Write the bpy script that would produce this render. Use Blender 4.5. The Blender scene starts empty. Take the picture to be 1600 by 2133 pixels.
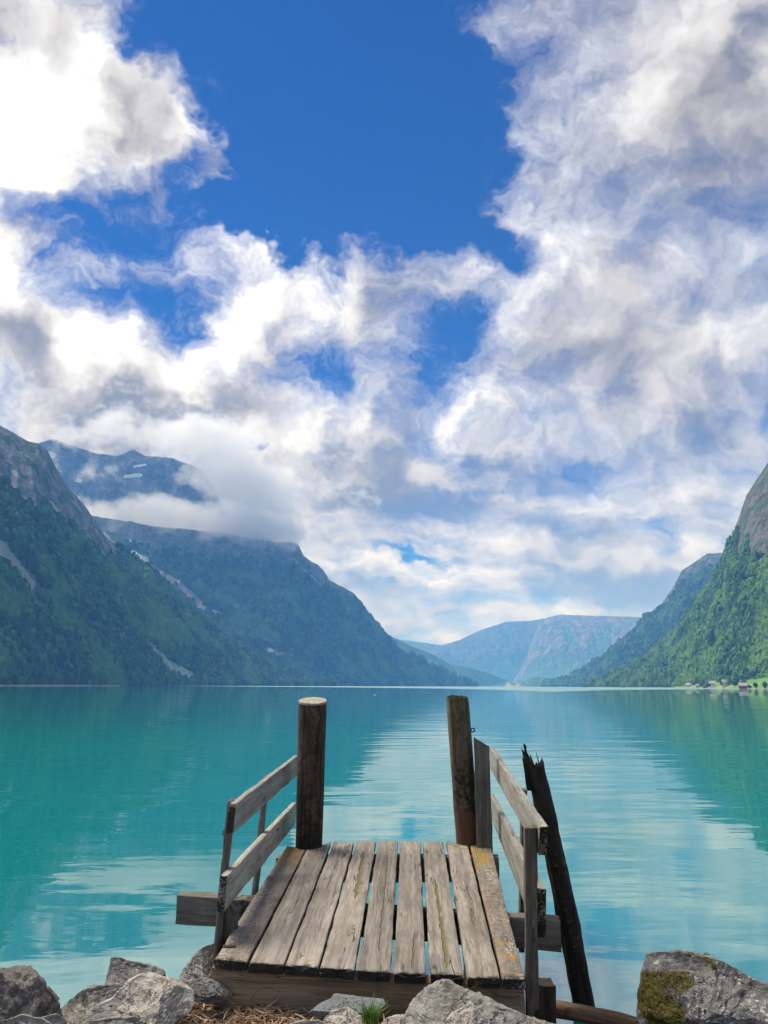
import bpy, bmesh, math, random
import numpy as np
from mathutils import Vector, Matrix, noise as mnoise

scene = bpy.context.scene
R = math.radians

# ------------------------------------------------------------------ camera
FPX, CX, CY = 1540.0, 800.0, 1066.5          # focal length and centre in pixels of the 1600x2133 photograph
CAM_H = 2.25                                  # metres above the lake
PITCH, ROLL = R(13.22), R(0.25)
cam_data = bpy.data.cameras.new('camera')
cam = bpy.data.objects.new('camera', cam_data)
scene.collection.objects.link(cam)
cam_data.sensor_fit = 'VERTICAL'
cam_data.sensor_height = 36.0
cam_data.lens = 36.0 * FPX / 2133.0
cam_data.clip_start = 0.05
cam_data.clip_end = 60000.0
CAM_M = (Matrix.Translation((0, 0, CAM_H)) @ Matrix.Rotation(R(90) + PITCH, 4, 'X') @ Matrix.Rotation(ROLL, 4, 'Z'))
cam.matrix_world = CAM_M
scene.camera = cam
CAM_R = np.array(CAM_M.to_3x3())
CAM_P = np.array([0, 0, CAM_H])

# ------------------------------------------------------------------ light and exposure
SUN_AZ, SUN_EL = R(-55), R(56)                # azimuth from +Y, negative to the left
sun_data = bpy.data.lights.new('sun', 'SUN')
sun_data.energy = 3.4
sun_data.angle = R(26)
sun_data.color = (1.0, 0.95, 0.87)
sun = bpy.data.objects.new('sun', sun_data)
scene.collection.objects.link(sun)
SUN_DIR = Vector((math.sin(SUN_AZ) * math.cos(SUN_EL), math.cos(SUN_AZ) * math.cos(SUN_EL), math.sin(SUN_EL)))
sun.rotation_euler = SUN_DIR.to_track_quat('Z', 'Y').to_euler()

vs = scene.view_settings
vs.view_transform = 'Standard'
vs.look = 'None'
vs.exposure = 0.72
vs.gamma = 1.0
vs.use_curve_mapping = False
scene.cycles.use_denoising = True
scene.cycles.max_bounces = 8
scene.cycles.diffuse_bounces = 3
scene.cycles.glossy_bounces = 3
scene.cycles.volume_bounces = 5
scene.cycles.transparent_max_bounces = 8
scene.cycles.sample_clamp_indirect = 4.0
scene.cycles.caustics_reflective = False
scene.cycles.caustics_refractive = False

# ------------------------------------------------------------------ node helpers
class NT:
    """small wrapper that builds a node tree"""
    def __init__(self, tree):
        self.t = tree; self.n = tree.nodes; self.l = tree.links
    def node(self, kind, **kw):
        nd = self.n.new(kind)
        for k, v in kw.items(): setattr(nd, k, v)
        return nd
    def put(self, sock, v):
        if v is None: return
        if hasattr(v, 'is_linked') or isinstance(v, bpy.types.NodeSocket): self.l.new(v, sock)
        else: sock.default_value = v
    def math(self, op, a, b=None, c=None, clamp=False):
        nd = self.node('ShaderNodeMath', operation=op, use_clamp=clamp)
        for i, v in enumerate((a, b, c)): self.put(nd.inputs[i], v)
        return nd.outputs[0]
    def vmath(self, op, a, b=None, scale=None):
        nd = self.node('ShaderNodeVectorMath', operation=op)
        self.put(nd.inputs[0], a); self.put(nd.inputs[1], b)
        if scale is not None: self.put(nd.inputs['Scale'], scale)
        return nd.outputs['Value'] if op in ('DOT_PRODUCT', 'LENGTH', 'DISTANCE') else nd.outputs['Vector']
    def mapping(self, v, loc=(0, 0, 0), rot=(0, 0, 0), scale=(1, 1, 1), kind='POINT'):
        nd = self.node('ShaderNodeMapping', vector_type=kind)
        self.put(nd.inputs['Vector'], v)
        nd.inputs['Location'].default_value = loc
        nd.inputs['Rotation'].default_value = rot
        nd.inputs['Scale'].default_value = scale
        return nd.outputs[0]
    def noise(self, v, scale=1.0, detail=4.0, rough=0.5, dist=0.0, lac=2.0, color=False, dim='3D', w=None):
        nd = self.node('ShaderNodeTexNoise', noise_dimensions=dim)
        self.put(nd.inputs['Vector'], v)
        if w is not None: self.put(nd.inputs['W'], w)
        for k, x in (('Scale', scale), ('Detail', detail), ('Roughness', rough), ('Distortion', dist), ('Lacunarity', lac)):
            self.put(nd.inputs[k], x)
        return nd.outputs['Color'] if color else nd.outputs[0]
    def voronoi(self, v, scale=1.0, feature='F1', out='Distance', rand=1.0):
        nd = self.node('ShaderNodeTexVoronoi', feature=feature)
        self.put(nd.inputs['Vector'], v); self.put(nd.inputs['Scale'], scale)
        nd.inputs['Randomness'].default_value = rand
        return nd.outputs[out]
    def rng(self, v, a, b, c=0.0, d=1.0, smooth=True):
        nd = self.node('ShaderNodeMapRange', interpolation_type='SMOOTHSTEP' if smooth else 'LINEAR', clamp=True)
        for i, x in enumerate((v, a, b, c, d)): self.put(nd.inputs[i], x)
        return nd.outputs[0]
    def mix(self, fac, a, b, blend='MIX'):
        nd = self.node('ShaderNodeMix', data_type='RGBA', blend_type=blend, clamp_factor=True)
        self.put(nd.inputs[0], fac)
        for i, v in ((6, a), (7, b)):
            if isinstance(v, (tuple, list)): v = (*v[:3], 1.0)
            self.put(nd.inputs[i], v)
        return nd.outputs[2]
    def sep(self, v):
        nd = self.node('ShaderNodeSeparateXYZ'); self.put(nd.inputs[0], v); return nd.outputs
    def comb(self, x, y, z=0.0):
        nd = self.node('ShaderNodeCombineXYZ')
        for i, v in enumerate((x, y, z)): self.put(nd.inputs[i], v)
        return nd.outputs[0]
    def bump(self, h, strength=1.0, distance=1.0, normal=None):
        nd = self.node('ShaderNodeBump')
        nd.inputs['Strength'].default_value = strength
        nd.inputs['Distance'].default_value = distance
        self.put(nd.inputs['Height'], h)
        if normal is not None: self.put(nd.inputs['Normal'], normal)
        return nd.outputs[0]

# ------------------------------------------------------------------ pixel of the photograph -> direction / point
def ray(px, py):
    d = CAM_R @ np.array([(px - CX) / FPX, -(py - CY) / FPX, -1.0])
    return d
def on_z(px, py, z):                          # point on a level plane
    d = ray(px, py); t = (z - CAM_H) / d[2]
    return CAM_P + d * t
def at_dist(px, py, dist):                    # point at a horizontal distance
    d = ray(px, py); return CAM_P + d * (dist / math.hypot(d[0], d[1]))
def on_plane(px, py, p0, nrm):
    d = ray(px, py); t = np.dot(np.asarray(p0) - CAM_P, nrm) / np.dot(d, nrm)
    return CAM_P + d * t
def to_px(P):                                 # points (n,3) -> pixels (n,2)
    q = (np.asarray(P) - CAM_P) @ CAM_R
    w = np.maximum(-q[..., 2], 1e-6)
    return np.stack([CX + FPX * q[..., 0] / w, CY - FPX * q[..., 1] / w], -1)

# ------------------------------------------------------------------ sky: blue air and broken cloud in direction space
world = bpy.data.worlds.new('World')
scene.world = world
world.use_nodes = True
world.cycles.sampling_method = 'MANUAL'
world.cycles.sample_map_resolution = 512

def build_world():
    world.node_tree.nodes.clear()
    g = NT(world.node_tree)
    # stereographic chart of the sky about the direction the valley runs; x to the right, y up
    F0 = CAM_R @ np.array([0, 0, -1.0]); R0 = np.array([F0[1], -F0[0], 0]); R0 /= np.linalg.norm(R0)
    U0 = np.cross(R0, F0)
    def chart(px, py):
        d = ray(px, py); d = d / np.linalg.norm(d)
        k = 1 + d @ F0
        return np.array([d @ R0 / k, d @ U0 / k])
    d = g.node('ShaderNodeTexCoord').outputs['Generated']
    k = g.math('MAXIMUM', g.math('ADD', g.vmath('DOT_PRODUCT', d, tuple(F0)), 1.0), 0.03)
    X = g.math('DIVIDE', g.vmath('DOT_PRODUCT', d, tuple(R0)), k)
    Y = g.math('DIVIDE', g.vmath('DOT_PRODUCT', d, tuple(U0)), k)
    P = g.comb(X, Y)
    # wispy warp so that no outline stays round
    w1 = g.vmath('SUBTRACT', g.noise(P, 4.5, 2, 0.55, color=True, dim='2D'), (0.5, 0.5, 0.5))
    w2 = g.vmath('SUBTRACT', g.noise(P, 17.0, 4, 0.62, color=True, dim='2D'), (0.5, 0.5, 0.5))
    W = g.vmath('ADD', g.vmath('ADD', P, g.vmath('SCALE', w1, scale=0.12)), g.vmath('SCALE', w2, scale=0.07))
    Ws = g.vmath('ADD', g.vmath('ADD', P, g.vmath('SCALE', w1, scale=0.03)), g.vmath('SCALE', w2, scale=0.05))
    def blob(px, py, rx, ry, rot=0.0, soft=1.0, src=None):
        if src is None and ry < 100: src = Ws
        c = chart(px, py)
        sx = np.linalg.norm(chart(px + rx, py) - chart(px - rx, py)) / 2
        sy = np.linalg.norm(chart(px, py + ry) - chart(px, py - ry)) / 2
        m = g.mapping(src or W, (c[0], c[1], 0), (0, 0, R(rot)), (sx, sy, 1.0), 'TEXTURE')
        gr = g.node('ShaderNodeTexGradient', gradient_type='SPHERICAL'); g.l.new(m, gr.inputs[0])
        return g.rng(gr.outputs[1], 0.0, soft)
    def total(base, items, src=None):
        s = base
        for it in items:
            wgt, rest = it[0], it[1:]
            s = g.math('MULTIPLY_ADD', blob(*rest, src=src), wgt, s)
        return s
    cover = total(COVER_BASE, COVER)
    dark = total(0.0, DARK)
    glow = total(0.0, GLOW)
    # billows: several octaves, stretched sideways low in the sky
    sp = g.sep(d)
    el = sp[2]
    low = g.rng(el, 0.42, 0.12)
    Yn = g.math('MULTIPLY', Y, g.math('MULTIPLY_ADD', low, 0.9, 1.0))
    Q = g.comb(X, Yn)
    Qw = g.vmath('ADD', Q, g.vmath('SCALE', w2, scale=0.05))
    n_big = g.noise(Qw, 6.5, 8, 0.60, 0.0, dim='2D')
    n_sun = g.noise(g.vmath('ADD', Qw, (-0.014, 0.018, 0.0)), 6.5, 4, 0.58, 0.0, dim='2D')
    n_fine = g.noise(g.mapping(Qw, rot=(0, 0, R(-38)), scale=(1.0, 2.0, 1.0)), 16.0, 9, 0.70, 0.0, dim='2D')
    tb = g.math('SUBTRACT', n_big, 0.5)
    tf = g.math('MULTIPLY', g.math('SUBTRACT', n_fine, 0.5), g.rng(X, 0.02, 0.16, 1.0, 0.55))
    dens = g.math('ADD', cover, g.math('MULTIPLY_ADD', tb, 1.7, g.math('MULTIPLY', tf, 1.35)))
    alpha = g.math('MULTIPLY_ADD', g.rng(dens, -0.10, 0.46), 0.50, g.math('MULTIPLY', g.rng(dens, 0.30, 0.86), 0.50))
    thick = g.rng(dens, 0.55, 1.25)
    relief = g.math('MULTIPLY', g.math('SUBTRACT', n_big, n_sun), 2.9)
    # light in the cloud: bright rims, greyer where deep, darker in the flat bases
    dk = g.math('MULTIPLY', dark, g.math('MULTIPLY_ADD', tb, 2.6, g.math('MULTIPLY_ADD', tf, 0.7, 0.85)))
    lum = g.math('MULTIPLY_ADD', thick, -0.22, 0.74)
    lum = g.math('ADD', lum, relief)
    lum = g.math('MULTIPLY_ADD', tf, 0.50, lum)
    lum = g.math('ADD', lum, g.math('MULTIPLY', glow, g.math('MULTIPLY_ADD', tb, 1.2, 0.8)))
    lum = g.math('SUBTRACT', lum, g.math('MULTIPLY', g.rng(dk, 0.0, 1.3, 0.0, 1.0, smooth=False), 0.58))
    lum = g.math('MULTIPLY', g.math('MINIMUM', g.math('SMOOTH_MAX', lum, 0.20, 0.25), 1.6), CLOUD_GAIN)
    tint = g.mix(g.rng(lum, 0.18, 0.65), CLOUD_SHADE, CLOUD_LIT)
    cloud = g.mix(1.0, tint, g.comb(lum, lum, lum), 'MULTIPLY')
    # the blue: Nishita air, deepened as the phone shows it
    sky = g.node('ShaderNodeTexSky', sky_type='NISHITA')
    sky.sun_disc = False
    sky.sun_elevation = SUN_EL
    sky.sun_rotation = SUN_AZ
    sky.altitude = 600.0
    sky.air_density = 1.0; sky.dust_density = 0.15; sky.ozone_density = 3.0
    gm = g.node('ShaderNodeGamma'); g.l.new(g.mix(1.0, sky.outputs[0], SKY_TINT, 'MULTIPLY'), gm.inputs[0]); gm.inputs[1].default_value = SKY_GAMMA
    out = g.mix(alpha, gm.outputs[0], g.mix(1.0, cloud, (1 / SKY_STRENGTH,) * 3, 'MULTIPLY'))
    bg = g.node('ShaderNodeBackground'); g.l.new(out, bg.inputs[0]); bg.inputs[1].default_value = SKY_STRENGTH
    o = g.node('ShaderNodeOutputWorld'); g.l.new(bg.outputs[0], o.inputs[0])

SKY_STRENGTH = 0.10
CLOUD_GAIN = 0.66
SKY_TINT = (0.025, 0.205, 0.47)
SKY_GAMMA = 1.15
CLOUD_LIT = (1.0, 0.99, 0.985)
CLOUD_SHADE = (1.10, 1.01, 0.93)
COVER_BASE = 0.36
# weight, centre px, centre py, radius x, radius y, turn, softness
COVER = [
    (-0.95, 660, 200, 400, 500, 4, 0.8),      # the blue window
    (-0.40, 760, 470, 260, 170, 0, 0.9),
    (-0.55, 340, 30, 230, 160, 0, 0.9),
    (-0.50, 230, 510, 230, 70, -6, 0.9),
    (-0.55, 560, 480, 260, 110, -12, 0.9),
    (-0.30, 150, 60, 130, 160, 0, 0.9),      # gap below the bright cloud
    (-0.28, 350, 610, 160, 90, 0, 0.9),
    (-0.40, 690, 770, 140, 80, 10, 0.9),
    (-0.40, 400, 690, 90, 60, 20, 0.9),
    (-0.45, 1060, 520, 130, 60, -25, 0.9),
    (-0.14, 960, 690, 170, 80, 0, 0.9),
    (-0.14, 820, 850, 280, 120, 0, 0.9),
    (-0.55, 850, 1166, 110, 16, -3, 0.9),
    (-0.38, 190, 590, 240, 90, -15, 0.9),
    (-0.30, 60, 440, 150, 50, 0, 0.9),
    (-0.55, 548, 940, 46, 15, 0, 0.9),
    (-0.34, 1340, 1110, 120, 70, 0, 0.9),
    (-0.20, 1240, 1000, 240, 60, 0, 0.9),
    (-0.13, 860, 800, 360, 220, 10, 1.0),
    (-0.16, 1080, 170, 260, 260, 0, 1.0),
    (0.38, 40, 270, 300, 260, 0, 0.8),        # bright cloud upper left
    (0.66, 365, 345, 270, 160, -35, 0.9),
    (0.42, 280, 270, 240, 130, -20, 0.9),
    (0.35, 20, 60, 170, 280, 0, 0.8),
    (0.35, 0, 580, 140, 190, 0, 0.8),
    (0.34, 160, 770, 420, 170, -8, 0.8),      # towering heap, left
    (0.40, 580, 650, 170, 200, 35, 0.9),
    (0.32, 330, 880, 560, 210, 0, 0.8),
    (0.22, 650, 920, 330, 230, -20, 0.8),
    (0.36, 890, 585, 170, 130, 0, 0.9),
    (0.22, 1390, 360, 430, 700, 0, 0.7),      # great veil, right
    (0.30, 1060, 90, 330, 240, 0, 0.9),
    (0.24, 1090, 330, 190, 260, 0, 0.9),
    (0.20, 1400, 900, 620, 380, 0, 0.8),
    (0.30, 950, 1190, 1100, 300, 0, 0.7),     # bank over the valley
]
DARK = [
    (0.62, 330, 850, 430, 160, -22, 1.0),
    (0.45, 40, 770, 240, 120, -10, 1.0),
    (0.75, 545, 850, 170, 70, -5, 1.0),
    (0.85, 830, 1065, 330, 42, -3, 1.0),
    (0.95, 1180, 1112, 230, 50, -3, 1.0),
    (0.55, 1060, 1075, 260, 36, -4, 1.0),
    (0.30, 700, 975, 230, 60, 0, 1.0),
    (0.70, 800, 1250, 300, 60, 0, 1.0),
    (0.75, 1250, 1215, 380, 70, 0, 1.0),
    (0.45, 1420, 900, 460, 120, 8, 1.0),
    (0.30, 1520, 330, 300, 460, 0, 1.0),
    (0.40, 1450, 600, 380, 160, 15, 1.0),
    (0.55, 1150, 60, 360, 220, 0, 1.0),
    (0.30, 1180, 640, 400, 260, 0, 1.0),
    (0.34, 1340, 380, 560, 640, 0, 1.0),
    (0.50, 980, 1120, 900, 260, 0, 1.0),
]
GLOW = [
    (0.65, 60, 330, 330, 220, -10, 1.0),
    (0.45, 260, 230, 220, 130, -30, 1.0),
    (0.20, 400, 380, 200, 150, -30, 1.0),
    (0.65, 0, 580, 160, 220, 0, 1.0),
    (0.60, 180, 700, 380, 120, -12, 1.0),
    (0.50, 440, 760, 220, 100, 0, 1.0),
    (0.38, 560, 620, 200, 200, 30, 1.0),
    (0.15, 900, 560, 160, 120, 0, 1.0),
    (0.12, 1120, 440, 250, 250, 0, 1.0),
    (0.32, 640, 960, 200, 150, 0, 1.0),
    (0.42, 880, 1195, 300, 36, 0, 1.0),
    (0.20, 1080, 1230, 160, 60, 0, 1.0),
    (0.20, 1530, 640, 220, 80, 20, 1.0),
]
build_world()

# ================================================================== helpers for objects
def link(o, parent=None):
    scene.collection.objects.link(o)
    if parent is not None: o.parent = parent
    return o
def tag(o, label=None, cat=None, group=None, kind=None):
    if label: o['label'] = label
    if cat: o['category'] = cat
    if group: o['group'] = group
    if kind: o['kind'] = kind
    return o
def empty(name, loc=(0, 0, 0)):
    o = bpy.data.objects.new(name, None); o.location = loc
    o.empty_display_size = 0.2
    return link(o)
def mesh_np(name, V, Fq, mat=None, parent=None, smooth=True, attrs=None, tris=None):
    """mesh object from numpy vertices and quad (and triangle) indices"""
    me = bpy.data.meshes.new(name)
    V = np.asarray(V, np.float32).reshape(-1, 3)
    Fq = np.asarray(Fq, np.int32).reshape(-1, 4) if Fq is not None and len(Fq) else np.zeros((0, 4), np.int32)
    T = np.asarray(tris, np.int32).reshape(-1, 3) if tris is not None and len(tris) else np.zeros((0, 3), np.int32)
    me.vertices.add(len(V)); me.vertices.foreach_set('co', V.ravel())
    nl = Fq.size + T.size
    me.loops.add(nl); me.loops.foreach_set('vertex_index', np.concatenate([Fq.ravel(), T.ravel()]))
    me.polygons.add(len(Fq) + len(T))
    starts = np.concatenate([np.arange(len(Fq)) * 4, Fq.size + np.arange(len(T)) * 3]).astype(np.int32)
    me.polygons.foreach_set('loop_start', starts)
    me.polygons.foreach_set('use_smooth', np.full(len(Fq) + len(T), smooth))
    me.update(calc_edges=True)
    for k, a in (attrs or {}).items():
        at = me.attributes.new(k, 'FLOAT', 'POINT'); at.data.foreach_set('value', np.ascontiguousarray(np.broadcast_to(np.asarray(a, np.float32), np.shape(a) or (len(V),)).ravel(), np.float32))
    me.validate()
    o = bpy.data.objects.new(name, me)
    if mat: me.materials.append(mat)
    return link(o, parent)

# vectorised gradient noise
_rs = np.random.RandomState(7)
_perm = np.tile(_rs.permutation(256), 3)
_grad = _rs.normal(size=(256, 3)); _grad /= np.linalg.norm(_grad, axis=1, keepdims=True)
def perlin(p):
    p = np.asarray(p, float); i = np.floor(p).astype(int); f = p - i
    u = f * f * f * (f * (f * 6 - 15) + 10); out = 0
    i = i & 255
    for dx in (0, 1):
        wx = u[..., 0] if dx else 1 - u[..., 0]
        for dy in (0, 1):
            wy = u[..., 1] if dy else 1 - u[..., 1]
            for dz in (0, 1):
                wz = u[..., 2] if dz else 1 - u[..., 2]
                h = _perm[_perm[_perm[(i[..., 0] + dx) & 255] + ((i[..., 1] + dy) & 255)] + ((i[..., 2] + dz) & 255)]
                g = _grad[h]
                out = out + wx * wy * wz * (g[..., 0] * (f[..., 0] - dx) + g[..., 1] * (f[..., 1] - dy) + g[..., 2] * (f[..., 2] - dz))
    return out * 1.5
def fbm(p, octv=4, gain=0.5, lac=2.03):
    p = np.asarray(p, float); s = 0; a = 1.0
    for k in range(octv):
        s = s + a * perlin(p + 17.3 * k); p = p * lac; a *= gain
    return s
def ridged(p, octv=4):
    p = np.asarray(p, float); s = 0; a = 1.0
    for k in range(octv):
        s = s + a * (1 - 2 * np.abs(perlin(p + 9.1 * k))); p = p * 2.07; a *= 0.5
    return s
def sstep(a, b, x):
    t = np.clip((x - a) / (b - a), 0, 1); return t * t * (3 - 2 * t)

def new_mat(name, rough=0.85):
    m = bpy.data.materials.new(name); m.use_nodes = True
    g = NT(m.node_tree); b = m.node_tree.nodes['Principled BSDF']
    b.inputs['Roughness'].default_value = rough
    b.inputs['Specular IOR Level'].default_value = 0.25
    return m, g, b
def attr(g, name, kind='GEOMETRY'):
    nd = g.node('ShaderNodeAttribute', attribute_name=name, attribute_type=kind); return nd.outputs['Fac']

# ================================================================== mountains
def seg_dist(P, pts):
    """distance in pixels from points to a polyline"""
    best = np.full(P.shape[:-1], 1e9)
    pts = np.asarray(pts, float)
    for a, b in zip(pts[:-1], pts[1:]):
        ab = b - a; t = np.clip(((P - a) @ ab) / max(ab @ ab, 1e-9), 0, 1)
        best = np.minimum(best, np.linalg.norm(P - (a + t[..., None] * ab), axis=-1))
    return best

def mountain_mat(name, tree, grass, rock, grain=1.0):
    m, g, b = new_mat(name, 0.95)
    b.inputs['Specular IOR Level'].default_value = 0.08
    pos = g.node('ShaderNodeNewGeometry').outputs['Position']
    rk, gr, pale = attr(g, 'rock'), attr(g, 'grass'), attr(g, 'pale')
    snow = attr(g, 'snow')
    n1 = g.noise(pos, 0.020 * grain, 6, 0.65)
    n2 = g.noise(pos, 0.11 * grain, 4, 0.7)
    n3 = g.noise(g.mapping(pos, scale=(1, 1, 0.22)), 0.035 * grain, 7, 0.72)
    trees = g.mix(g.rng(n1, 0.35, 0.68), tuple(c * 0.62 for c in tree), tuple(c * 1.30 for c in tree))
    trees = g.mix(g.rng(n2, 0.42, 0.66), trees, tuple(c * 1.75 for c in tree))
    col = g.mix(g.rng(g.math('ADD', gr, g.math('MULTIPLY_ADD', n1, 0.8, -0.4)), 0.35, 0.65), trees, g.mix(g.rng(n2, 0.35, 0.7), grass, tuple(c * 0.6 for c in grass)))
    rocks = g.mix(g.rng(n3, 0.36, 0.62), tuple(c * 0.34 for c in rock), rock)
    rocks = g.mix(g.rng(n2, 0.5, 0.72), rocks, tuple(c * 1.5 for c in rock))
    rocks = g.mix(g.rng(n1, 0.50, 0.60), rocks, tuple(0.35 * a + 0.65 * c for a, c in zip(grass, tree)))
    rmask = g.rng(g.math('ADD', rk, g.math('MULTIPLY_ADD', n3, 1.5, -0.75)), 0.42, 0.62)
    col = g.mix(rmask, col, rocks)
    pm = g.rng(g.math('ADD', pale, g.math('MULTIPLY_ADD', n2, 1.2, -0.6)), 0.42, 0.60)
    col = g.mix(pm, col, g.mix(n2, (0.34, 0.34, 0.33), (0.55, 0.54, 0.52)))
    col = g.mix(g.rng(g.math('ADD', snow, g.math('MULTIPLY_ADD', n2, 0.8, -0.4)), 0.45, 0.55), col, (0.85, 0.87, 0.88))
    g.l.new(col, b.inputs['Base Color'])
    h = g.math('ADD', g.math('MULTIPLY', n2, 9.0 / grain), g.math('MULTIPLY', n3, g.math('MULTIPLY_ADD', rmask, 26.0 / grain, 6.0)))
    g.l.new(g.bump(h, 0.9, 1.0), b.inputs['Normal'])
    return m

def mountain(name, crest, base, mat, nu=360, nv=170, gully=30.0, rough=12.0, gl=160.0, steep=1.0,
             rockf=None, seed=0.0, back=900.0, drop=0.55, lines=(), label=None):
    """crest: (px, py, distance) along the skyline; base: (px, distance) of the shore below it"""
    crest = np.array(crest, float); base = np.array(base, float)
    px = np.linspace(crest[0, 0], crest[-1, 0], nu)
    py = np.interp(px, crest[:, 0], crest[:, 1]); dc = np.interp(px, crest[:, 0], crest[:, 2])
    db = np.minimum(np.interp(px, base[:, 0], base[:, 1]), dc - 30)
    C = np.array([at_dist(a, b_, d) for a, b_, d in zip(px, py, dc)])
    D = np.array([at_dist(a, 1430.0, 1.0) - CAM_P for a in px]); D[:, 2] = 0; D /= np.linalg.norm(D[:, :2], axis=1, keepdims=True)
    s = np.concatenate([[0], np.cumsum(np.linalg.norm(np.diff(D * ((dc + db) / 2)[:, None], axis=0), axis=1))])
    v = np.linspace(0, 1, nv)
    vb = np.linspace(0, 1, 14)[1:]
    zc = C[:, 2]
    S, Vv = np.meshgrid(s, v, indexing='ij')
    # horizontal distance along each column and height above it
    prof = np.power(Vv, steep)
    dist = db[:, None] + (dc - db)[:, None] * Vv
    z = -8 + (zc[:, None] + 8) * prof
    win = np.power(np.sin(np.pi * np.clip(Vv, 0, 1)), 0.7)
    sz = np.minimum(1.0, zc / 250.0)[:, None]
    warp = fbm(np.stack([S / (gl * 3), Vv * 2.0, Vv * 0 + seed], -1), 2) * gl * 0.9
    gul = ridged(np.stack([(S + warp + Vv * gl * 0.8) / gl, Vv * 1.3, Vv * 0 + seed + 3.7], -1), 5)
    iso = fbm(np.stack([S / 90.0, dist / 90.0, Vv * 0 + seed + 8.1], -1), 5, 0.55)
    z = z + win * sz * (gul * gully * 0.6 + iso * rough)
    fine = fbm(np.stack([S / 22.0, Vv * 30, Vv * 0 + seed], -1), 3, 0.6)
    z = z + np.minimum(1, Vv * 6) * sz * fine * rough * 0.22 * (0.35 + 0.65 * win)
    z = np.where(Vv <= 0, -8, z)
    P = D[:, None, :] * dist[..., None]; P[..., 2] = z
    # far side, falling away behind the skyline
    B = D[:, None, :] * (dc[:, None] + back * vb[None, :])[..., None]
    B[..., 2] = (z[:, -1:]) * (1 - drop * vb[None, :] ** 1.3) + 0.10 * gully * fbm(np.stack([np.repeat(s[:, None], 13, 1) / 120, np.repeat(vb[None], nu, 0) * 6, np.zeros((nu, 13))], -1), 3) * vb[None, :]
    A = np.concatenate([P, B], 1); n2 = A.shape[1]
    pix = to_px(A)
    att = {k: np.zeros(A.shape[:2]) for k in ('rock', 'grass', 'pale', 'snow')}
    # steepness
    dz = np.gradient(A[..., 2], axis=1); dd = np.gradient(np.linalg.norm(A[..., :2], axis=-1), axis=1) + 1e-6
    slope = np.abs(dz / dd)
    if rockf is not None:
        Vfull = np.concatenate([Vv, 1 + 0 * np.repeat(vb[None], nu, 0)], 1)
        rockf(att, pix, Vfull, slope, np.concatenate([gul, np.repeat(gul[:, -1:], 13, 1)], 1), np.concatenate([iso, np.repeat(iso[:, -1:], 13, 1)], 1))
    for kind, wgt, r, pts in lines:
        dline = seg_dist(pix, pts)
        r = r * (1.45 if kind in ('pale', 'snow') else 1.2); att[kind] = np.maximum(att[kind], wgt * (1 - sstep(r * 0.45, r, dline)))
    idx = np.arange(nu * n2).reshape(nu, n2)
    Fq = np.stack([idx[:-1, :-1], idx[1:, :-1], idx[1:, 1:], idx[:-1, 1:]], -1)
    o = mesh_np(name, A, Fq, mat, attrs=att)
    o['kind'] = 'structure'
    if label: o['label'] = label
    return o, P, {k: a[:, :nv] for k, a in att.items()}, pix[:, :nv]

TREE = (0.048, 0.105, 0.044)
GRASS = (0.16, 0.20, 0.060)
ROCK = (0.22, 0.24, 0.265)
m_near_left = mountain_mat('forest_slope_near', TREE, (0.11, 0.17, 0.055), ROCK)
m_mid = mountain_mat('forest_slope_mid', (0.044, 0.098, 0.044), (0.16, 0.21, 0.075), (0.17, 0.19, 0.205), 0.6)
m_peak = mountain_mat('bare_rock_slope', (0.05, 0.08, 0.05), (0.10, 0.12, 0.07), (0.17, 0.185, 0.215), 0.45)
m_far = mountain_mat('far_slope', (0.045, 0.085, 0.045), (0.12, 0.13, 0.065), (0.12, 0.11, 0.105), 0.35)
m_lit = mountain_mat('far_sunny_slope', (0.065, 0.12, 0.045), (0.19, 0.18, 0.08), (0.24, 0.205, 0.165), 0.4)  # lit counterpart of far_slope: sunshine put into lighter, warmer colours
m_right = mountain_mat('forest_slope_right', (0.055, 0.120, 0.046), (0.15, 0.22, 0.06), (0.22, 0.20, 0.175))

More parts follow.
